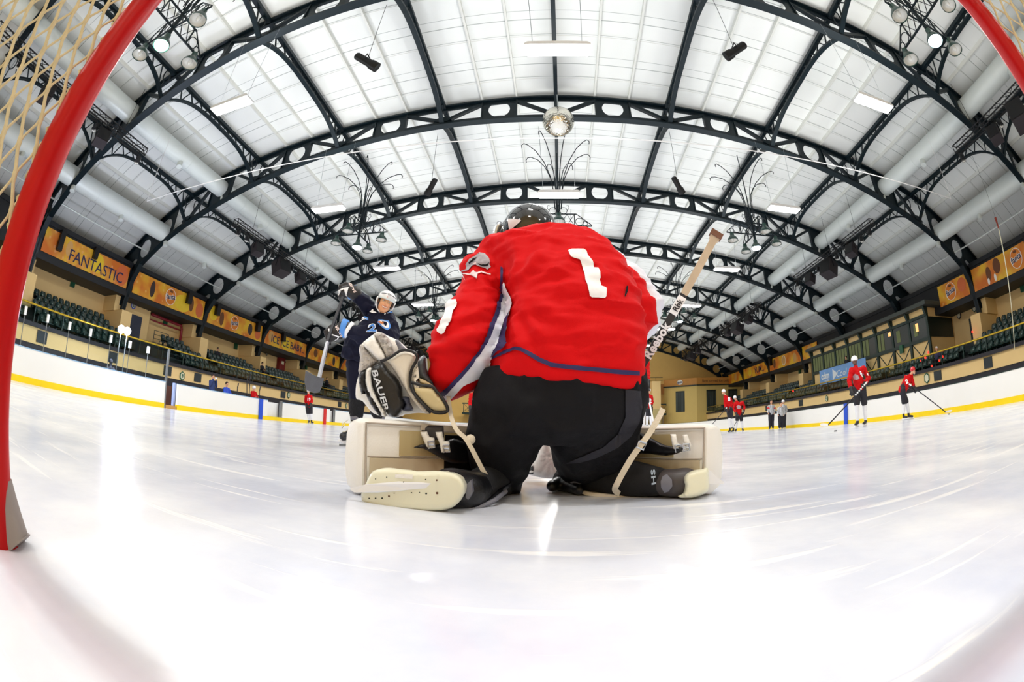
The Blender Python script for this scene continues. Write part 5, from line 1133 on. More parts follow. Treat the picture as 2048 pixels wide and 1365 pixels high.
pillow('palm_panel', G1([(592, 510), (680, 450), (760, 405), (850, 390), (950, 420), (985, 470), (970, 530), (925, 620), (900, 760), (905, 890), (960, 980), (1060, 1080), (1150, 1185), (1090, 1190), (980, 1090), (880, 960), (800, 830), (740, 720), (640, 580)]), 1.65, .05, .03, 12, m_padc, glove, 6)
b = MB(); b.tube([A(*p, 1.598) for p in roundout(G1([(420, 560), (520, 530), (640, 480), (760, 400), (850, 385), (950, 415), (990, 475), (965, 545), (915, 640), (898, 780), (925, 900), (1000, 1010), (1150, 1190)]))[3:-3]], .006, 8); b.build('binding', m_padk, glove, True)
pillow('cuff_window', G1([(705, 265), (745, 255), (800, 320), (860, 385), (800, 395), (760, 400), (735, 340)]), 1.665, .02, .02, 5, m_padg, glove, 5)
# cuff between glove and sleeve
pillow('wrist_cuff', G1([(925, 570), (1000, 500), (1090, 450), (1110, 600), (1130, 700), (1200, 800), (1190, 850), (1080, 800), (930, 730), (905, 660)]), 1.70, .055, .06, 12, M('slate_cuff', (70, 78, 82), .35, 0, (6, .3)), glove, 6)
cp = pillow('cuff_pad', G1([(935, 745), (1000, 740), (1080, 770), (1180, 828), (1170, 845), (1080, 835), (960, 810), (930, 780)]), 1.63, .02, .05, 6, m_padt, glove, 5)
cp2 = pillow('cuff_pad', G1([(930, 840), (1000, 848), (1180, 862), (1240, 930), (1310, 1010), (1370, 1120), (1365, 1165), (1270, 1180), (1160, 1150), (1060, 1060), (960, 950), (935, 890)]), 1.62, .03, .06, 10, m_padt, glove, 6)
b = MB(); b.tube([A(*p, 1.60) for p in roundout(G1([(915, 830), (960, 950), (1060, 1065), (1160, 1160), (1270, 1190), (1370, 1170), (1372, 1110), (1310, 1000), (1240, 915), (1180, 850), (1060, 840), (920, 800)]))], .006, 8); b.build('binding', m_padk, glove, True)
word('glove_letters', 'BAUER', G1([(405, 650), (575, 1180), (640, 1165), (480, 640)]), bvh(bpy.data.objects['thumb_panel']), M('silver_letters', (216, 220, 226), .4), glove, .004, .02, 5)
# blocker in front of the knees
bl = pillow('blocker', X3([(280, 420), (310, 388), (370, 386), (400, 480), (440, 600), (470, 690), (420, 730), (300, 725), (150, 690), (140, 680), (230, 560)]), 2.32, .05, .06, 12, m_padw, g, 5, lambda x, y: .006 * abs(math.sin(6 * math.atan2(y - 915, x - 1100))))
patch('badge', X3([(150, 615), (222, 612), (222, 685), (150, 682)]), bvh(bl), m_padk, bl, .005, 8)
# goalie stick: blade on the ice between the knees, shaft rising past the right elbow
m_tape = M('beige_grip_tape', (204, 186, 160), .7, 0, (14, .2)); m_shaft = M('black_shaft', (38, 38, 46), .4)
top, heel = A(1433, 468, 1.98), A(1135, 965, 2.22); heel.z = .03
t = thing('goalie_stick', "goalie's stick with beige taped top rising past the right elbow", 'hockey stick', (heel.x, heel.y, 0)); L_ = top - heel; up = V((0, -1, .1))
b = MB(); b.bar(heel + L_ * .30, heel + L_ * .74, .036, .030, up); sh_ = b.build('shaft', m_shaft, t)
b = MB(); b.sweep([heel, heel + L_ * .06, heel + L_ * .3, heel + L_ * .42], [.05, .075, .085, .05], .028, up); b.build('paddle', m_shaft, t)
b = MB(); b.sweep([heel + L_ * .74, heel + L_ * .75, heel + L_ * .97, heel + L_ * .975, heel + L_], [.034, .038, .037, .052, .052], .032, up); b.build('grip_tape', m_tape, t); b = MB(); b.sweep([heel + L_ * .985, heel + L_ * 1.006], .066, .05, up); b.build('knob', M('brown_tape', (120, 84, 66), .8), t)
b = MB(); b.bar(heel + L_ * .66, heel + L_ * .73, .042, .038, up); b.build('white_band', m_num, t)
b = MB(); b.limb((at(1104, 972, Z=.03), .026), (at(1118, 966, Z=.035), .032), (at(1140, 972, Z=.03), .03), (at(1158, 980, Z=.025), .022)); remesh(b.build('blade', m_padk, t), .007, 3)
ld = L_.normalized(); zf = V((0, -1, 0)); zf = (zf - ld * zf.dot(ld)).normalized()
text('shaft_letters', 'Reebok', .062, heel + L_ * .555 + zf * .0165, ld, zf.cross(ld), m_num, t, .001, bold=.002)
text('shaft_letters', 'Rbk', .04, heel + L_ * .695 + zf * .0205, ld, zf.cross(ld), m_shaft, t, .001, bold=.001)
# ---------------------------------------------------------------- skaters, officials, spectators
m_hair = M('dark_hair', (44, 30, 24), .8); m_white_sock = M('white_sock', (236, 236, 240), .7, 0, (30, .05)); m_shorts = M('black_hockey_shorts', (30, 28, 36), .7, 0, (10, .2)); m_helw = M('white_helmet', (244, 244, 246), .2, 0, coat=.6); m_helr = M('red_helmet', (206, 24, 34), .25, 0, coat=.6); m_glv = M('black_hockey_glove', (32, 28, 30), .5, 0, (20, .2))
m_skt = M('black_skate_boot', (36, 36, 40), .35, 0, (10, .2)); m_dskin = M('brown_skin', (112, 70, 56), .5, 0, (18, .06)); m_jr2 = M('red_team_jersey', (198, 6, 14), .7, 0, (20, .06), spec=.2); m_jdk = M('dark_clothes', (34, 34, 44), .8, 0, (8, .2))
def stripes():
    m = bpy.data.materials.new('striped_referee_shirt'); m.use_nodes = True; t = m.node_tree; p = t.nodes['Principled BSDF']; tc = nd(t, 'ShaderNodeTexCoord'); w = nd(t, 'ShaderNodeTexWave', Scale=5.5); w.bands_direction = 'X'
    t.links.new(tc.outputs['Object'], w.inputs['Vector']); r = nd(t, 'ShaderNodeValToRGB'); r.color_ramp.interpolation = 'CONSTANT'; r.color_ramp.elements[0].color = rgb(30, 30, 40); r.color_ramp.elements[1].position = .38; r.color_ramp.elements[1].color = rgb(236, 238, 242); t.links.new(w.outputs[0], r.inputs[0]); t.links.new(r.outputs[0], p.inputs['Base Color']); p.inputs['Roughness'].default_value = .7; return m
m_ref = stripes()
def fig(name, label, Y, J, kit, vox=.02, group=None, look=(0, -1, 0), seat=False):
    """one person; J holds picture positions (x, y, depth offset) of the joints, kit the clothing"""
    P = {k: at(v[0], v[1], Y=Y + (v[2] if len(v) > 2 else 0)) for k, v in J.items()}
    z0 = min(p.z for p in P.values()); base = V((P['hip'].x, P['hip'].y, 0 if not seat else z0 - .05)); t = thing(name, label, 'person', base, group); R = {}
    lk = V(look).normalized(); hd = P['head']; kq = kit.get('k', 1.0); W = .165 * kq
    sd = lk.cross(V((0, 0, 1))).normalized()
    hips = {s: P.get('hip' + s, P['hip'] + (sd * (.1 if s == 'A' else -.1) if 'hipA' not in J else V((0, 0, 0)))) for s in 'AB'}
    b = MB(); b.ball(hd, (.078 * kq, .095 * kq, .118 * kq), 14, 10); b.ball(hd + lk * .095 * kq + V((0, 0, -.015)), (.016, .02, .024), 8, 6); b.ball(hd + lk * .055 * kq + V((0, 0, -.08 * kq)), (.045, .045, .04), 10, 8)
    for e in (-1, 1): b.ball(hd + sd * e * .078 * kq, (.018, .018, .032), 8, 6)
    b.limb((hd - V((0, 0, .05)), .055), (P['neck'], .058), (P['chest'], .12), (P['hip'], .12))
    for s in 'AB':
        if 'sh' + s in P:
            b.limb((P['chest'], .08), (P['sh' + s], .06), (P['el' + s], .042), (P['ha' + s], .032))
            h = P['ha' + s]; d = (h - P['el' + s]).normalized(); u = d.cross(lk).normalized() if d.cross(lk).length > .1 else V((1, 0, 0))
            for q in range(4): f_ = h + d * .05 + u * (-.03 + .02 * q); b.limb((f_, .013), (f_ + d * .045, .011), (f_ + d * .06 + lk * .03, .010))
            b.limb((h + d * .01 + u * .035, .014), (h + d * .045 + u * .06, .011))
        if 'kn' + s in P: an_ = P['an' + s]; b.limb((hips[s], .09), (P['kn' + s], .058), (V((an_.x, an_.y, max(an_.z, .16))), .036))
    R['body'] = remesh(b.build('body', kit.get('skin', m_skin), t), vox * .75, 2)
    b = MB(); b.limb((P['neck'] - V((0, 0, .06)), .09), (P['chest'], W * 1.12), ((P['chest'] + P['hip']) / 2, W * 1.1), (P['hip'] + V((0, 0, .02)), W * 1.12))
    for s in 'AB':
        if 'sh' + s in P: b.limb((P['chest'] + (P['sh' + s] - P['chest']) * .5 + V((0, 0, .0)), .12), (P['sh' + s] - V((0, 0, .03)), .088 * kq), (P['el' + s], .076 * kq), (P['el' + s].lerp(P['ha' + s], .72), .072 * kq))
    R['jersey'] = remesh(b.build(kit.get('top', 'jersey'), kit['jersey'], t), vox, 3); displace(R['jersey'], lambda p, n: (ridge(fbm(V((p.x, p.y, p.z * 2.4)), 4) * 2) - .5) * .018)
    if 'knA' in P:
        b = MB(); b.limb((P['hip'] + V((0, 0, .06)), W * .95), (P['hip'] - V((0, 0, .06)), W * .95))
        lo = kit.get('short', .85)
        for s in 'AB': b.limb((hips[s], .128 * kq), (hips[s].lerp(P['kn' + s], lo), .112 * kq))
        if lo >= 1:
            for s in 'AB': b.limb((P['kn' + s], .10), (P['an' + s], .085))
        R['shorts'] = remesh(b.build(kit.get('bottom', 'hockey_shorts'), kit.get('shorts', m_shorts), t), vox, 3)
        for s in 'AB':
            if lo < 1:
                b = MB(); b.limb((P['kn' + s], .082 * kq), (P['kn' + s].lerp(P['an' + s], .4), .074 * kq), (P['an' + s], .055 * kq)); b.build('sock', kit.get('sock', m_white_sock), t, True)
            an, to = P['an' + s], P['to' + s]; f = V((to.x - an.x, to.y - an.y, 0)); f = f.normalized() if f.length > .02 else lk; zi = .085 if kit.get('skates', True) else .04
            hl = V((an.x, an.y, zi)) - f * .05; tp = hl + f * .27; b = MB(); b.limb((V((an.x, an.y, max(an.z, zi + .12))), .05), (hl + f * .05 + V((0, 0, .03)), .05), (tp - f * .05, .042)); o = remesh(b.build('skate' if kit.get('skates', True) else 'shoe', kit.get('skate', m_skt), t), .012, 2)
            if kit.get('skates', True):
                b = MB(); b.bar(hl - f * .03 + V((0, 0, -.048)), tp + V((0, 0, -.048)), .028, .05); b.build('blade_holder', m_num, o); b = MB(); b.bar(hl - f * .045 + V((0, 0, -.078)), tp + f * .01 + V((0, 0, -.078)), .006, .013); b.build('blade', m_steel, o)
    if kit.get('gloves'):
        for s in 'AB':
            if 'sh' + s in P:
                d = (P['ha' + s] - P['el' + s]).normalized(); h = P['ha' + s]; b = MB(); b.limb((h - d * .12, .078 * kq), (h - d * .05, .07 * kq), (h + d * .04, .066 * kq))
                u = d.cross(lk); u = u.normalized() if u.length > .1 else V((1, 0, 0))
                for q in range(4): f_ = h + d * .03 + u * (-.048 + .032 * q); b.limb((f_, .024), (f_ + d * .07, .022), (f_ + d * .075 + lk * .04, .02))
                b.limb((h + u * .05, .026), (h + d * .05 + u * .085, .022)); R['glove' + s] = remesh(b.build('glove', kit['gloves'], t), .011, 2)
    hel = kit.get('helmet')
    if hel:
        b = MB(); b.ball(hd + V((0, 0, .035 * kq)) - lk * .012, (.112 * kq, .128 * kq, .112 * kq), 20, 14)
        me = b.build('helmet', hel, t, True); bm = bmesh.new(); bm.from_mesh(me.data); o0 = ORG[me.name]; c_ = hd - o0
        dele = [v for v in bm.verts if (v.co - c_).z < -.015 and (v.co - c_).dot(lk) > -.02 or (v.co - c_).z < -.05]; bmesh.ops.delete(bm, geom=dele, context='VERTS'); bm.to_mesh(me.data); bm.free(); so_ = me.modifiers.new('shell', 'SOLIDIFY'); so_.thickness = .008
        b = MB(); b.tube([hd + sd * .085 * kq + V((0, 0, -.01)), hd + sd * .06 + V((0, 0, -.10)) + lk * .03, hd + V((0, 0, -.128)) + lk * .05, hd - sd * .06 + V((0, 0, -.10)) + lk * .03, hd - sd * .085 * kq + V((0, 0, -.01))], .006, 5); b.build('chin_strap', m_glv if hel is m_helw else m_num, me)
        R['helmet'] = me
    else:
        b = MB(); b.ball(hd + V((0, 0, .03)) - lk * .022, (.088 * kq, .10 * kq, .105 * kq), 14, 10); R['hair'] = b.build(kit.get('hairname', 'hair'), kit.get('hair', m_hair), t, True)
    R['t'], R['P'] = t, P; return R
def stick(label, top, heel, tip, mat=None, blade=None, w_=.03, wrap=None):
    t = thing('hockey_stick', label, 'hockey stick', (heel.x, heel.y, 0)); L_ = heel - top
    b = MB(); b.bar(top, heel, w_, w_ * .75, up=(0, -1, 0)); b.build('shaft', mat or m_shaft, t)
    b = MB(); b.bar(top - L_ * .02, top + L_ * .05, w_ * 1.25, w_ * 1.05, up=(0, -1, 0)); b.build('butt_tape', m_num, t)
    n = 6; b = MB(); b.sweep([heel.lerp(tip, i / n) + V((0, .02 * math.sin(PI * i / n), 0)) for i in range(n + 1)], .014, [.06, .072, .075, .075, .072, .062, .035], up=(0, 0, 1)); b.build('blade', blade or m_shaft, t)
    if wrap:
        b = MB()
        for i in range(wrap): b.tube([top + L_ * (.06 + .05 * i) + V((0, 0, 0)), top + L_ * (.085 + .05 * i)], w_ * .8, 8)
        b.build('spiral_tape', m_num, t)
    return t
def puck(x, y, lab):
    b = MB(); b.lathe([(.034, 0), (.038, .004), (.038, .021), (.034, .025)], (x, y, 0), 20); tag(b.build('puck', m_black, None, True, 40), lab, 'puck')
RED = dict(jersey=m_jr2, helmet=m_helw, gloves=m_glv)
# tall skater at the right blue line pad
J = dict(head=(1709, 721), neck=(1711, 731), chest=(1714, 748), hip=(1719, 775), shA=(1703, 738), elA=(1698, 762), haA=(1704, 784, -.15), shB=(1727, 735), elB=(1737, 756), haB=(1727, 771, -.2), knA=(1714, 812), anA=(1715, 840), toA=(1706, 850, -.15), knB=(1729, 811), anB=(1731, 839), toB=(1723, 848, -.15))
r = fig('hockey_player', 'tall red jersey skater with white helmet standing by the right blue pad', 10.85, J, dict(RED, skin=m_dskin), .016, None, (-.6, -.8, -.1)); jt2 = bvh(r['jersey'])
m_gcrest = M('grey_team_crest', (176, 150, 156), .6, 0, (30, .4))
patch('jersey_crest', [(1706, 752), (1710, 748), (1716, 750), (1719, 757), (1714, 760), (1708, 759)], jt2, m_gcrest, r['jersey'], .01, 3); patch('sleeve_flash', [(1719, 741), (1722, 744), (1727, 754), (1725, 755), (1720, 748)], jt2, m_num, r['jersey'], .01, 3); patch('sleeve_number', [(1733, 745), (1736, 747), (1737, 752), (1734, 750)], jt2, m_num, r['jersey'], .01, 3)
stick('black stick with white spiral tape held low by the tall skater', at(1733, 765, Y=10.6), at(1656, 850, Y=9.9), at(1641, 849, Y=9.9), m_shaft, m_num, .03, 6)
puck(6.71, 9.03, 'black puck on the ice left of the tall skater')
# bent skater with red helmet near the right boards
J = dict(head=(1826, 741), neck=(1822, 748), chest=(1815, 761), hip=(1805, 781), shA=(1812, 753), elA=(1813, 768, -.1), haA=(1822, 775, -.2), shB=(1822, 752), elB=(1826, 768, -.1), haB=(1829, 779, -.25), knA=(1808, 808), anA=(1807, 826), toA=(1811, 832, -.1), knB=(1814, 807), anB=(1817, 825), toB=(1824, 831, -.1))
r = fig('hockey_player', 'red helmeted skater bending forward by the right boards', 12.2, J, dict(RED, helmet=m_helr), .018, None, (.8, -.6, -.3)); jt2 = bvh(r['jersey'])
word('jersey_number', '2', [(1812, 769), (1817, 766), (1815, 758), (1810, 760)], jt2, m_num, r['jersey'], .012, .04, 2); patch('side_panel', [(1800, 768), (1806, 764), (1811, 774), (1808, 782), (1801, 776)], jt2, m_shorts, r['jersey'], .01, 3)
stick('long dark stick with white blade reaching towards the right boards', at(1819, 769, Y=11.9), at(1891, 824, Y=10.6), at(1904, 821, Y=10.6), m_shaft, m_num)
puck(12.59, 9.68, 'black puck beside the white stick blade on the right')
# pair of red players far right of centre
J = dict(head=(1447, 784), neck=(1450, 790), chest=(1455, 800), hip=(1459, 819), shA=(1450, 796), elA=(1450, 808), haA=(1453, 819, -.2), shB=(1460, 796), elB=(1464, 808), haB=(1459, 818, -.2), knA=(1459, 837), anA=(1460, 855), toA=(1456, 862, -.1), knB=(1463, 837), anB=(1467, 855), toB=(1462, 861, -.1))
r = fig('hockey_player', 'white helmeted red player seen side on, left of the far pair', 22.3, J, RED, .022, None, (-.9, -.3, -.25)); word('sleeve_number', '8', [(1456, 803), (1461, 802), (1460, 794), (1455, 795)], bvh(r['jersey']), m_num, r['jersey'], .012, .04, 2)
stick('thin dark stick of the left player of the far pair', at(1453, 816, Y=22), at(1424, 849, Y=21.6), at(1419, 853, Y=21.6))
J = dict(head=(1470, 796), neck=(1473, 801), chest=(1477, 812), hip=(1478, 828), shA=(1470, 806), elA=(1467, 818), haA=(1474, 829, -.25), shB=(1485, 804), elB=(1489, 815), haB=(1487, 824, -.25), knA=(1474, 842), anA=(1472, 857), toA=(1471, 862, -.1), knB=(1483, 842), anB=(1485, 856), toB=(1486, 861, -.1))
r = fig('hockey_player', 'white helmeted red player facing front, right of the far pair', 24.8, J, RED, .022, None, (-.2, -1, -.3)); patch('jersey_crest', [(1473, 813), (1477, 810), (1482, 813), (1480, 818), (1475, 818)], bvh(r['jersey']), m_gcrest, r['jersey'], .012, 3)
stick('thin dark stick held by the right player of the far pair', at(1486, 822, Y=24.4), V(at(1468, 852, Y=24.2)), V(at(1463, 857, Y=24.2)))
# officials
def ref(x, Y, yh, yf, lab, hel=None, dx=0):
    h = yf - yh; f = lambda u: yh + h * u
    J = dict(head=(x, f(.05)), neck=(x, f(.14)), chest=(x, f(.26)), hip=(x, f(.46)), shA=(x - 4.6, f(.19)), elA=(x - 6.4, f(.33)), haA=(x - 5.5, f(.44), -.1), shB=(x + 4.6, f(.19)), elB=(x + 6.4, f(.33)), haB=(x + 5.8 + dx, f(.44), -.1), knA=(x - 2.6, f(.70)), anA=(x - 2.8, f(.93)), toA=(x - 3.4, f(.98), -.1), knB=(x + 2.6, f(.70)), anB=(x + 3, f(.93)), toB=(x + 3.6, f(.98), -.1))
    r = fig('referee', lab, Y, J, dict(jersey=m_ref, top='striped_shirt', bottom='trousers', short=1.0, shorts=m_jdk, helmet=hel), .022)
    return r
r = ref(1542.5, 26.0, 801, 858, 'referee with red armbands in striped shirt, left of the officials')
for e in 'AB':
    a, b_ = r['P']['sh' + e], r['P']['el' + e]; b = MB(); b.tube([a.lerp(b_, .45), a.lerp(b_, .75)], .108, 12); b.build('armband', m_red, r['t'], True)
ref(1562, 25.0, 806, 858, 'short linesman in striped shirt, front right of the officials'); ref(1566.5, 25.8, 801, 857, 'linesman in white helmet standing behind the short one', m_helw)
# red player half hidden by the shooter's stick blade on the left
J = dict(head=(617, 783), neck=(617, 788), chest=(617, 797), hip=(618, 813), shA=(612, 792), elA=(611, 803), haA=(615, 811, -.2), shB=(622, 792), elB=(624, 802), haB=(620, 811, -.2), knA=(616, 828), anA=(618, 840), toA=(617, 845, -.1), knB=(622, 828), anB=(623, 839), toB=(628, 843, -.1))
r = fig('hockey_player', "red player on the far left ice below the shooter's stick blade", 22.0, J, RED, .022, None, (.3, -1, 0)); word('jersey_number', '19', [(615, 802), (621, 802), (621, 796), (615, 796)], bvh(r['jersey']), m_num, r['jersey'], .012, .03, 2)
# red players behind the goalie
J = dict(head=(1282, 690), neck=(1281, 703), chest=(1278, 730), hip=(1276, 775), shA=(1262, 715), elA=(1258, 740), haA=(1266, 765, -.2), shB=(1290, 712), elB=(1294, 742), haB=(1294, 772, -.25), knA=(1270, 815), anA=(1269, 855), toA=(1266, 870, -.1), knB=(1284, 815), anB=(1285, 855), toB=(1288, 868, -.1))
r = fig('hockey_player', "red player mostly hidden behind the goalie's right side", 9.6, J, RED, .016, None, (.2, -1, 0))
stick("white and black stick held beside the goalie's right hip", at(1290, 762, Y=9.2), at(1309, 856, Y=9.0), at(1320, 859, Y=9.0), m_num, m_shaft)
J = dict(head=(1298, 782), neck=(1298, 788), chest=(1298, 798), hip=(1298, 815), shA=(1293, 792), elA=(1292, 804), haA=(1294, 813, -.2), shB=(1303, 792), elB=(1305, 804), haB=(1302, 813, -.2), knA=(1295, 832), anA=(1294, 850), toA=(1293, 857, -.1), knB=(1301, 832), anB=(1302, 850), toB=(1303, 857, -.1))
r = fig('hockey_player', "far red player number 2 right of the goalie's hip", 24.0, J, RED, .022); word('jersey_number', '2', [(1298, 806), (1303, 806), (1303, 797), (1298, 797)], bvh(r['jersey']), m_num, r['jersey'], .012, .03, 2)
J = dict(head=(951, 776), neck=(950, 783), chest=(949, 798), hip=(948, 824), shA=(942, 788), elA=(940, 804), haA=(941, 818, -.2), shB=(956, 788), elB=(959, 804), haB=(955, 818, -.2), knA=(945, 842), anA=(943, 862), toA=(942, 868, -.1), knB=(952, 842), anB=(953, 862), toB=(954, 868, -.1))
r = fig('hockey_player', "red player number 2 seen between glove and goalie's left leg", 18.5, J, dict(RED, helmet=m_glv), .02, None, (-.3, -1, 0)); word('jersey_number', '2', [(944, 805), (949, 805), (949, 797), (944, 797)], bvh(r['jersey']), m_num, r['jersey'], .012, .04, 2)
# ---------------------------------------------------------------- the shooter
m_nv = M('navy_shooter_jersey', (17, 19, 42), .7, 0, (30, .15), (200, .12), spec=.2); m_lb = M('light_blue_trim', (84, 150, 232), .55); m_face = M('tanned_face', (232, 166, 122), .45, 0, (30, .05)); m_eye = M('eye_white', (238, 234, 228), .2); m_iris = M('brown_iris', (70, 46, 30), .2); m_lip = M('lips', (206, 124, 100), .45); m_teeth = M('teeth', (244, 238, 222), .25)
SY = 4.6
B = lambda x, y, d=0: at(x, y, Y=SY + d)
sh = thing('shooter', 'smiling shooter in navy jersey and white helmet winding up for a shot', 'person', (B(722, 740).x, SY, 0))
hd = B(771, 605, -.06); lk = (V((.05, 0, CAMH + .75)) - hd).normalized(); lk = V((lk.x + .12, lk.y, -.12)).normalized()
rz = V((.30, 0, 1)); rz = (rz - lk * rz.dot(lk)).normalized(); rx = rz.cross(lk) * -1; rx = lk.cross(rz).normalized() * -1
HF = lambda x, y, z: hd + rx * x - lk * y + rz * z            # head frame: x to the picture's right, y backwards, z up
b = MB(); rings = []
def hp(t, a):
    # head surface, t from chin (0) to crown (1), a round the head (0 = face)
    z = -.128 + .25 * t; pr = [(0, .028, .052), (.06, .046, .075), (.15, .058, .086), (.28, .067, .09), (.42, .073, .092), (.56, .076, .094), (.7, .077, .098), (.84, .068, .088), (.94, .046, .06), (1, .012, .016)]
    for (t0, w0, d0), (t1, w1, d1) in zip(pr[:-1], pr[1:]):
        if t <= t1: k = (t - t0) / (t1 - t0); w_, d_ = w0 + (w1 - w0) * k, d0 + (d1 - d0) * k; break
    x, y = math.sin(a) * w_, -math.cos(a) * d_
    if y > 0: y *= 1.05 + .12 * t
    g_ = lambda x0, z0, sx, sz: math.exp(-((x - x0) / sx) ** 2 - ((z - z0) / sz) ** 2) * (1 if y < 0 else 0)
    y -= .024 * g_(0, -.032, .010, .014) + .012 * g_(0, -.005, .008, .022) + .007 * g_(.035, .018, .022, .010) + .007 * g_(-.035, .018, .022, .010) - .012 * g_(.031, .002, .014, .010) - .012 * g_(-.031, .002, .014, .010) + .008 * g_(0, -.112, .022, .014) + .006 * g_(.042, -.035, .018, .018) + .006 * g_(-.042, -.035, .018, .018) - .006 * g_(0, -.067, .026, .007)
    return HF(x, y, z)
for i in range(45): rings.append([hp(i / 44, 2 * PI * k / 56) for k in range(56)])
b.loft(rings)
for e in (-1, 1): b.ball(HF(e * .078, .012, -.005), (.012, .022, .034), 10, 8)
b.limb((HF(0, .02, -.09), .055), (B(768, 634, .02), .062), (B(752, 660, .08), .12), (B(726, 735, .15), .13))
b.limb((B(752, 650, .08), .08), (B(742, 622, .05), .06), (B(722, 602, -.12), .042), (B(700, 584, -.2), .036), (B(692, 580, -.2), .034)); b.limb((B(752, 650, .08), .08), (B(732, 648, .0), .06), (B(722, 678, -.2), .045), (B(690, 660, -.35), .036), (B(672, 668, -.38), .034))
b.limb((B(716, 742, .15), .10), (B(714, 800, .1), .065), (B(712, 848, .1), .05), (B(703, 875, .0), .045)); b.limb((B(742, 745, .15), .10), (B(752, 800, .2), .065), (B(760, 850, .35), .05), (B(763, 870, .3), .045))
body = b.build('body', m_face, sh, True)
b = MB(); rr_ = lambda e: HF(e * .031, -.079, .002)
for e in (-1, 1): b = MB(); b.ball(rr_(e) - lk * .0035, (.0125, .010, .0062), 14, 10); o = b.build('eye', m_eye, body, True); b = MB(); b.ball(rr_(e) + lk * .0045 + rx * .001, (.0052, .0035, .0052), 10, 8); b.build('iris', m_iris, o, True)
for e in (-1, 1): b = MB(); b.tube([HF(e * .014, -.097, .021), HF(e * .030, -.097, .027), HF(e * .048, -.084, .021)], [.003, .0042, .002], 6); b.build('eyebrow', m_hair, body, True)
b = MB(); b.tube([HF(-.032, -.076, -.056), HF(-.018, -.088, -.065), HF(0, -.094, -.069), HF(.018, -.088, -.065), HF(.032, -.076, -.056)], [.003, .008, .0095, .008, .003], 8, True, .7); b.build('teeth', m_teeth, body, True)
b = MB(); b.tube([HF(-.034, -.077, -.055), HF(-.018, -.093, -.059), HF(0, -.099, -.061), HF(.018, -.093, -.059), HF(.034, -.077, -.055)], .0036, 6); b.tube([HF(-.034, -.077, -.055), HF(-.02, -.088, -.072), HF(0, -.095, -.079), HF(.02, -.088, -.072), HF(.034, -.077, -.055)], .0042, 6); b.build('lips', m_lip, body, True)
b = MB(); b.tube([HF(e_ * .07, -.03, -.01 + z_) for e_, z_ in ((-1, -.04), (-1.04, .0), (-1.05, .04))], .012, 6); b.build('hair', m_hair, body, True); b = MB(); b.tube([HF(e_ * .07, -.03, -.01 + z_) for e_, z_ in ((1, -.04), (1.04, .0), (1.05, .04))], .012, 6); b.build('hair', m_hair, body, True)
# helmet with side shells, visor and straps
b = MB(); rings = []
for i in range(17):
    t = i / 16 * PI * .56; rings.append([HF(math.sin(t) * math.sin(a) * .108, -math.cos(a) * math.sin(t) * (.118 if math.cos(a) > 0 else .132) + .006, .035 + math.cos(t) * .105 - (.055 * (math.sin(t) ** 6) * (1 if abs(a - PI) < 1.7 else 0))) for a in [2 * PI * k / 40 for k in range(40)]])
b.loft(rings, cap=False); hel = b.build('helmet', m_helw, sh, True); q = hel.modifiers.new('shell', 'SOLIDIFY'); q.thickness = .010
for e in (-1, 1):
    b = MB(); b.poly([HF(e * .100, -.045, .03), HF(e * .104, .05, .03), HF(e * .098, .055, -.05), HF(e * .092, .01, -.075), HF(e * .092, -.02, -.06)], rx * e * .012); b.build('ear_guard', m_helw, hel, True)
    b = MB(); b.tube([HF(e * .092, -.01, -.05), HF(e * .072, -.04, -.10), HF(e * .03, -.055, -.135)], .005, 6); b.build('chin_strap', m_num, hel)
b = MB(); b.loft([[HF(math.sin(a) * .110, -math.cos(a) * .126 - .004, z) for a in [-1.25 + 2.5 * k / 20 for k in range(21)]] for z in (.040, .0, -.028)], cap=False, closed=False); b.build('visor', m_glass, hel, True)
b = MB(); b.tube([HF(math.sin(a) * .114, -math.cos(a) * .126 + .004, .06 + .018 * math.cos(a * 1.2)) for a in [-.8 + 1.6 * k / 16 for k in range(17)]], .0022, 5)
for sx in (-1, 1): b.tube([HF(sx * (.035 + .03 * k), -.112 + .012 * k, .075 - .006 * k) for k in range(3)], .0025, 5)
b.tube([HF(.018 * math.cos(k * PI / 6), -.118, .078 + .009 * math.sin(k * PI / 6)) for k in range(13)], .002, 5); b.build('helmet_mark', m_glv, hel)
b = MB(); b.ball(HF(-.008, -.122, .045), .004, 8, 6); b.build('red_dot', m_red, hel)
# jersey
b = MB(); b.loft(rings_px([(686, 745, 712, SY + .1, .15, 728), (686, 768, 695, SY + .08, .18, 712), (694, 792, 672, SY + .06, .20, 690), (712, 797, 655, SY + .04, .19, 668), (728, 794, 640, SY + .03, .16, 648), (742, 790, 630, SY + .03, .13, 634), (752, 786, 622, SY + .04, .09, 626)]))
b.limb((B(757, 636, .04), .09), (B(742, 622, .04), .09), (B(728, 604, -.08), .085), (B(712, 590, -.16), .068)); b.limb((B(750, 645, .02), .10), (B(733, 650, -.04), .10), (B(728, 672, -.2), .105), (B(706, 664, -.32), .088))
jn = remesh(b.build('jersey', m_nv, sh), .012, 4); displace(jn, lambda p, n: (ridge(fbm(V((p.x * 1.3, p.y, p.z * 1.8)), 4) * 2.2) - .5) * .022); tn = bvh(jn)
E6 = lambda pts: S(pts, 6.827, 600, 540)
patch('collar', E6([(950, 570), (985, 530), (1035, 575), (1060, 590), (985, 590)]), tn, m_num, jn, .008, 3); patch('collar', E6([(1195, 580), (1300, 545), (1295, 585), (1210, 592)]), tn, m_lb, jn, .008, 3); patch('collar', E6([(1000, 548), (1030, 560), (1020, 572), (1000, 565)]), tn, m_glv, jn, .012, 3)
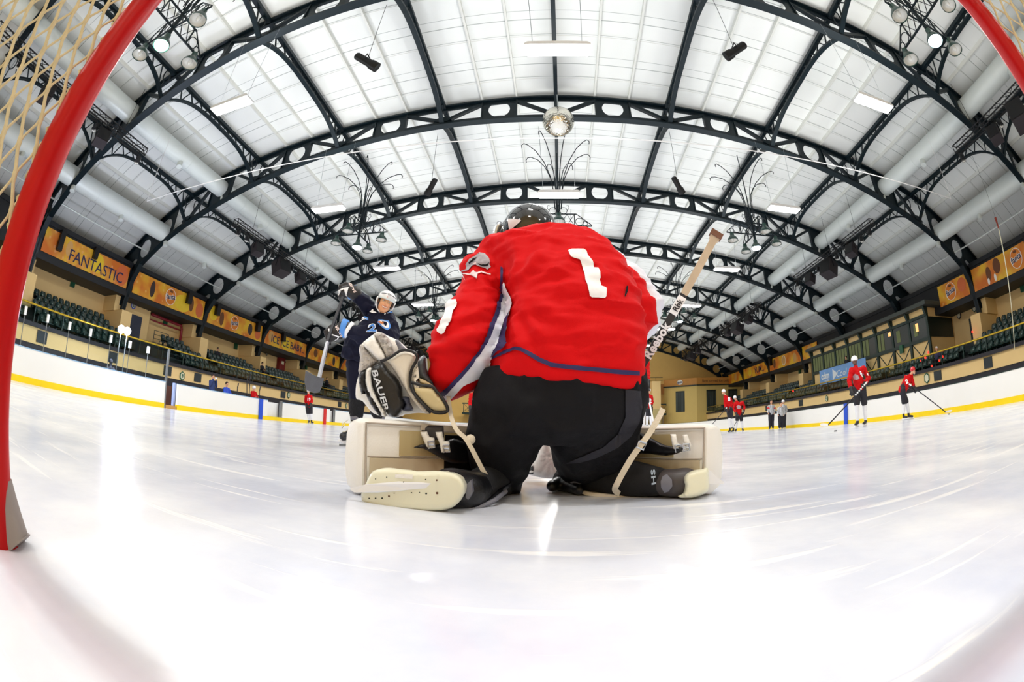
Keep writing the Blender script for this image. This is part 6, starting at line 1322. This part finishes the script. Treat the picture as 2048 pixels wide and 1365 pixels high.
word('chest_number', '2', E6([(900, 850), (1060, 850), (1040, 720), (930, 750)]), tn, m_num, jn, .008, .06, 3); word('chest_number_fill', '2', E6([(910, 842), (1048, 842), (1030, 732), (940, 757)]), tn, m_lb, jn, .014, .02, 3)
patch('crest_shield', E6([(1075, 675), (1210, 695), (1232, 750), (1228, 800), (1190, 825), (1140, 800), (1100, 760), (1060, 725)]), tn, m_lb, jn, .008, 4); patch('crest_light', E6([(1095, 690), (1195, 710), (1210, 750), (1205, 790), (1180, 800), (1130, 770), (1085, 720)]), tn, m_num, jn, .012, 4); patch('crest_dark', E6([(1120, 700), (1180, 715), (1195, 750), (1170, 770), (1140, 745)]), tn, m_nv, jn, .016, 4); patch('crest_beak', E6([(1060, 722), (1085, 700), (1130, 715), (1135, 735), (1095, 735)]), tn, M('orange_crest', (214, 120, 44), .5), jn, .02, 4)
word('sleeve_number', '22', E6([(810, 725), (900, 660), (945, 690), (850, 640)]), tn, m_num, jn, .009, .02, 3); patch('sleeve_number_edge', E6([(835, 640), (880, 622), (935, 660), (925, 690), (850, 660)]), tn, m_lb, jn, .006, 4)
for pts, m in ((((700, 662, -.33, .094), (694, 658, -.345, .098)), m_num), (((694, 658, -.345, .100), (684, 656, -.36, .104)), m_lb), (((712, 590, -.165, .074), (709, 587, -.17, .08)), m_num), (((709, 587, -.17, .085), (704, 584, -.18, .09)), m_lb)):
    (x, y, d, r0), (x2, y2, d2, r1) = pts; b = MB(); b.tube([B(x, y, d), B(x2, y2, d2)], [r0, r1], 20); b.build('cuff_band', m, jn, True)
# gloves with rolls and lettering
def hglove(c0, c1, c2, wq, nm_):
    b = MB(); d = (c2 - c1).normalized(); u = d.cross(V((0, -1, 0))).normalized(); b.limb((c0, .088), (c1, .082), (c1.lerp(c2, .5), .07))
    for q in range(4): f_ = c1.lerp(c2, .45) + u * (-.055 + .037 * q); b.limb((f_, .027), (f_ + d * .075, .026), (f_ + d * .09 + V((0, .06, -.02)), .023))
    b.limb((c1 + u * .06, .03), (c1 + d * .06 + u * .085, .026), (c1 + d * .09 + u * .07, .022)); o = remesh(b.build('glove', m_glv, sh), .008, 2); tq = bvh(o)
    word('glove_letters', 'BAUER', wq, tq, M('rose_letters', (246, 226, 220), .5), o, .006, .02, 3); return o, tq
gA, tA = hglove(B(709, 586, -.18), B(700, 582, -.2), B(684, 582, -.22), E6([(770, 300), (690, 165), (655, 170), (735, 310)]), 1)
gB, tB = hglove(B(688, 657, -.35), B(676, 664, -.37), B(655, 672, -.40), E6([(590, 880), (510, 755), (475, 770), (555, 915)]), 1)
for o, tq, pts in ((gA, tA, [(505, 330), (530, 270), (600, 245), (670, 235), (660, 255), (640, 340), (650, 365), (630, 350), (650, 260), (600, 262), (545, 290), (520, 350)]), (gB, tB, [(400, 800), (430, 870), (540, 905), (470, 1000), (465, 985), (520, 912), (420, 885), (385, 815)])): patch('glove_piping', E6(pts), tq, m_num, o, .006, 3)
# legs: navy pants, black knee wrap, taped sock, laced skates
b = MB(); b.limb((B(716, 728, .12), .15), (B(738, 735, .15), .15)); b.limb((B(714, 745, .12), .135), (B(714, 795, .1), .095)); b.limb((B(740, 748, .15), .135), (B(752, 800, .2), .10)); remesh(b.build('hockey_pants', m_nv, sh), .014, 4)
m_fur = M('fuzzy_black_wrap', (16, 16, 22), .9, 0, (50, .5), (90, .6))
for pts, s_ in (([(714, 806, .1), (713, 826, .1), (712, 850, .1)], 1), ([(753, 806, .2), (757, 826, .28), (760, 848, .33)], 2)):
    a, c_, e_ = [B(*p) for p in pts]; b = MB(); b.limb((a, .098), (c_, .088)); wr = b.build('knee_wrap', m_fur, sh, True); displace(wr, lambda p, n: .012 * fbm(p, 30)); b = MB(); b.limb((c_, .075), (e_, .062)); so2 = b.build('sock', m_sock, sh, True); b = MB(); b.tube([c_.lerp(e_, .25), c_.lerp(e_, .6)], [.074, .068], 18); b.build('tape_band', m_padg, so2, True)
    f = V((-.35, -.9, 0)).normalized(); zi = .085; an = V((e_.x, e_.y, .17)); hl = V((e_.x, e_.y, zi + .01)) - f * .06; tp = hl + f * .30; b = MB(); b.limb((e_ - V((0, 0, .0)), .07), (an, .062), (hl + f * .06 + V((0, 0, .035)), .06), (hl + f * .17 + V((0, 0, .03)), .054), (tp - f * .05 + V((0, 0, .012)), .05)); bt = remesh(b.build('skate', m_skt, sh), .009, 3); tb_ = bvh(bt)
    b = MB()
    for k in range(6):
        u_ = k / 5; c0 = hl + f * (.19 - .11 * u_) + V((0, 0, .07 + .17 * u_)); sdv = V((f.y, -f.x, 0)); h1 = tb_.find_nearest(c0 + f * .05 + sdv * .03)[0]; h2 = tb_.find_nearest(c0 + f * .05 - sdv * .03 + V((0, 0, .025)))[0]; h3 = tb_.find_nearest(c0 + f * .07)[0]; b.tube([h1 + f * .004, h3 + f * .007, h2 + f * .004], .0055, 5)
    b.tube([hl + f * .15 + V((-.03, 0, .2)), hl + f * .19 + V((-.06, -.02, .15)), hl + f * .2 + V((-.05, -.03, .1)), hl + f * .19 + V((-.02, -.03, .15))], .005, 5); b.build('laces', m_padc, bt, True)
    b = MB(); rings = []; b.poly([hl - f * .06 + V((0, 0, -.02)), tp - f * .0 + V((0, 0, -.02)), tp + f * .0 + V((0, 0, -.045)), tp - f * .06 + V((0, 0, -.07)), hl + f * .0 + V((0, 0, -.07)), hl - f * .05 + V((0, 0, -.045))], V((f.y, -f.x, 0)) * .03); b.build('blade_holder', m_num, bt); b = MB(); b.bar(hl - f * .06 + V((0, 0, -.083)), tp + f * .01 + V((0, 0, -.083)), .006, .022); b.build('blade', m_steel, bt)
# the shooter's stick swung back, blade towards the camera
t = thing('hockey_stick', "shooter's grey stick swung out in front of the left stand", 'hockey stick', (B(632, 770).x, 3.6, 0)); top = B(686, 594, -.28); low = at(655, 684, Y=SY - .5); heel = at(633, 780, Y=3.62)
m_grey = M('silver_shaft', (176, 176, 184), .35, .3)
b = MB(); b.sweep([top, low], .032, .022, up=(0, -1, 0)); b.build('upper_shaft', m_shaft, t); b = MB(); b.sweep([low, heel], .033, .024, up=(0, -1, 0)); b.build('lower_shaft', m_grey, t)
b = MB(); a = [at(627, 786, Y=3.60), at(612, 780, Y=3.56), at(609, 762, Y=3.53), at(611, 741, Y=3.5), at(624, 749, Y=3.53), at(636, 754, Y=3.58), at(646, 756, Y=3.62), at(643, 770, Y=3.62), at(637, 784, Y=3.62)]; b.poly(a, (.004, .014, 0)); b.build('blade', M('grey_blade_tape', (92, 94, 100), .7, 0, (20, .2), (120, .3)), t, True, 40)
# ---------------------------------------------------------------- people behind the boards and in the stands
m_bluec = M('blue_coat', (44, 62, 110), .8); m_bv = M('bright_blue_vest', (28, 74, 196), .6); m_or = M('orange_jacket', (170, 84, 46), .8)
def sitter(x, y, X, lab, kit, h=60, look=(1, -.2, 0), k=1.0):
    """person whose head is seen at (x, y), placed at depth X, seated or standing behind something"""
    hp_ = at(x, y, X=X); Y = hp_.y; c = lambda dx, dy, dz: hp_ + V((dx, dy, dz)); lk = V(look)
    t = thing('person', lab, 'person', (hp_.x, hp_.y, hp_.z - .85)); b = MB(); b.ball(hp_, (.08, .09, .115), 12, 8); b.ball(hp_ + lk * .09, .02, 8, 6); b.limb((c(0, 0, -.08), .055), (c(0, 0, -.2), .06), (c(0, 0, -.5), .12), (c(0, 0, -.7), .12))
    hA, hB = c(.28, -.1, -.5), c(.28, .1, -.5); 
    if kit.get('phone'): hA, hB = c(.16, -.06, -.06), c(.16, .12, -.12)
    for e, h_ in ((-1, hA), (1, hB)):
        b.limb((c(0, e * .18, -.24), .05), (c(.08, e * .24, -.46), .04), (h_, .034))
        for q in range(4): b.limb((h_ + V((.02, -.03 + .02 * q, 0)), .012), (h_ + V((.06, -.03 + .02 * q, .02)), .010))
    if kit.get('stand'):
        for e in (-1, 1): b.limb((c(0, e * .1, -.75), .09), (c(0, e * .11, -1.2), .06), (c(0, e * .11, -min(1.66, hp_.z - .06) if hp_.z < 2.5 else -1.66), .05))
    else:
        for e in (-1, 1): b.limb((c(0, e * .1, -.72), .09), (c(.4 * (1 if X < 0 else -1), e * .12, -.70), .065), (c(.42 * (1 if X < 0 else -1), e * .12, -1.1), .05))
    remesh(b.build('body', kit.get('skin', m_skin), t), .016, 2)
    b = MB(); b.limb((c(0, 0, -.24), .10), (c(0, 0, -.45), .17), (c(0, 0, -.72), .17))
    for e, h_ in ((-1, hA), (1, hB)): b.limb((c(0, e * .17, -.26), .085), (c(.08, e * .25, -.46), .07), (c(.08, e * .25, -.46).lerp(h_, .75), .06))
    remesh(b.build('jacket', kit['jersey'], t), .02, 3)
    b = MB()
    sg = 1 if X < 0 else -1
    for e in (-1, 1):
        if kit.get('stand'): b.limb((c(0, e * .1, -.75), .12), (c(0, e * .11, -1.2), .085), (c(0, e * .11, -(hp_.z - .075) if hp_.z < 2.5 else -1.62), .075))
        else: b.limb((c(0, e * .1, -.74), .11), (c(.4 * sg, e * .12, -.70), .085), (c(.42 * sg, e * .12, -1.1), .07))
    remesh(b.build('trousers', m_jdk, t), .02, 2)
    if kit.get('helmet'): b = MB(); b.ball(hp_ + V((0, 0, .03)), (.11, .125, .115), 14, 10); b.build('helmet', kit['helmet'], t, True)
    else: b = MB(); b.ball(hp_ + V((-.015 * sg, 0, .03)), (.088, .098, .10), 12, 8); b.build('hair', kit.get('hair', m_hair), t, True)
    return t, hp_
t, q = sitter(426, 753, -16.3, 'person in a blue coat standing behind the left boards, hands at face', dict(jersey=m_bluec, phone=1, stand=1)); b = MB(); b.box(q + V((.22, .03, -.08)), (.02, .14, .08)); tag(b.build('phone', m_num), 'pale phone held up by the person in the blue coat', 'phone')
sitter(454, 768, -16.2, 'dark haired person in a bright blue vest behind the left boards', dict(jersey=m_bv, stand=1))
sitter(508, 776, -16.2, 'bench player in red jersey and white helmet beside the left blue pad', dict(jersey=m_jr2, helmet=m_helw, stand=1), look=(.6, -.8, 0))
sitter(222, 724, -16.2, 'crouching photographer silhouetted below the strobe lamps', dict(jersey=m_jdk, hair=m_jdk, stand=1, skin=m_jdk))
sitter(371 + 65, 698, -23.9, 'lone spectator in dark clothes in the third left bay', dict(jersey=m_jdk)); sitter(525, 727, -22.8, 'spectator in black sitting beside the pier in the ICE ICE BABY bay', dict(jersey=m_jdk)); sitter(390, 722, -21.6, 'spectator in black in the front left row behind the rail glass', dict(jersey=m_jdk))
sitter(665, 776, -23.4, 'spectator in an orange jacket under the sixth left banner', dict(jersey=m_or)); sitter(682, 766, -24.4, 'dark spectator beside the orange jacketed one', dict(jersey=m_jdk)); sitter(654, 757, -23.2, 'dark pointed coat figure by the pier in the fifth left bay', dict(jersey=m_jdk))
sitter(1873, 697, 21.6, 'seated spectator in white hood at the right booth corner', dict(jersey=M('navy_white_jacket', (60, 62, 100), .7), hair=m_num), look=(-1, -.2, 0)); sitter(1692, 715, 22.3, 'dark haired person behind the pale blue banner', dict(jersey=m_jdk, stand=1), look=(-1, 0, 0))
for i, (x, ya, yb, dx) in enumerate(((473, 776, 793, 2), (497, 762, 790, -3), (500, 757, 792, 0), (521, 782, 796, -2))):
    p0, p1 = at(x, yb, X=-15.6), at(x + dx, ya, X=-15.6); p0.z = 0; b = MB(); b.bar(p0, p1, .035, .03); b.bar(p1, p1 + V((0, .06, .25)), .02, .07); tag(b.build('bench_stick', m_shaft), f'black stick stood upright on the left bench, {ordn(i)} from the blue vest', 'hockey stick', 'sticks on the left bench')
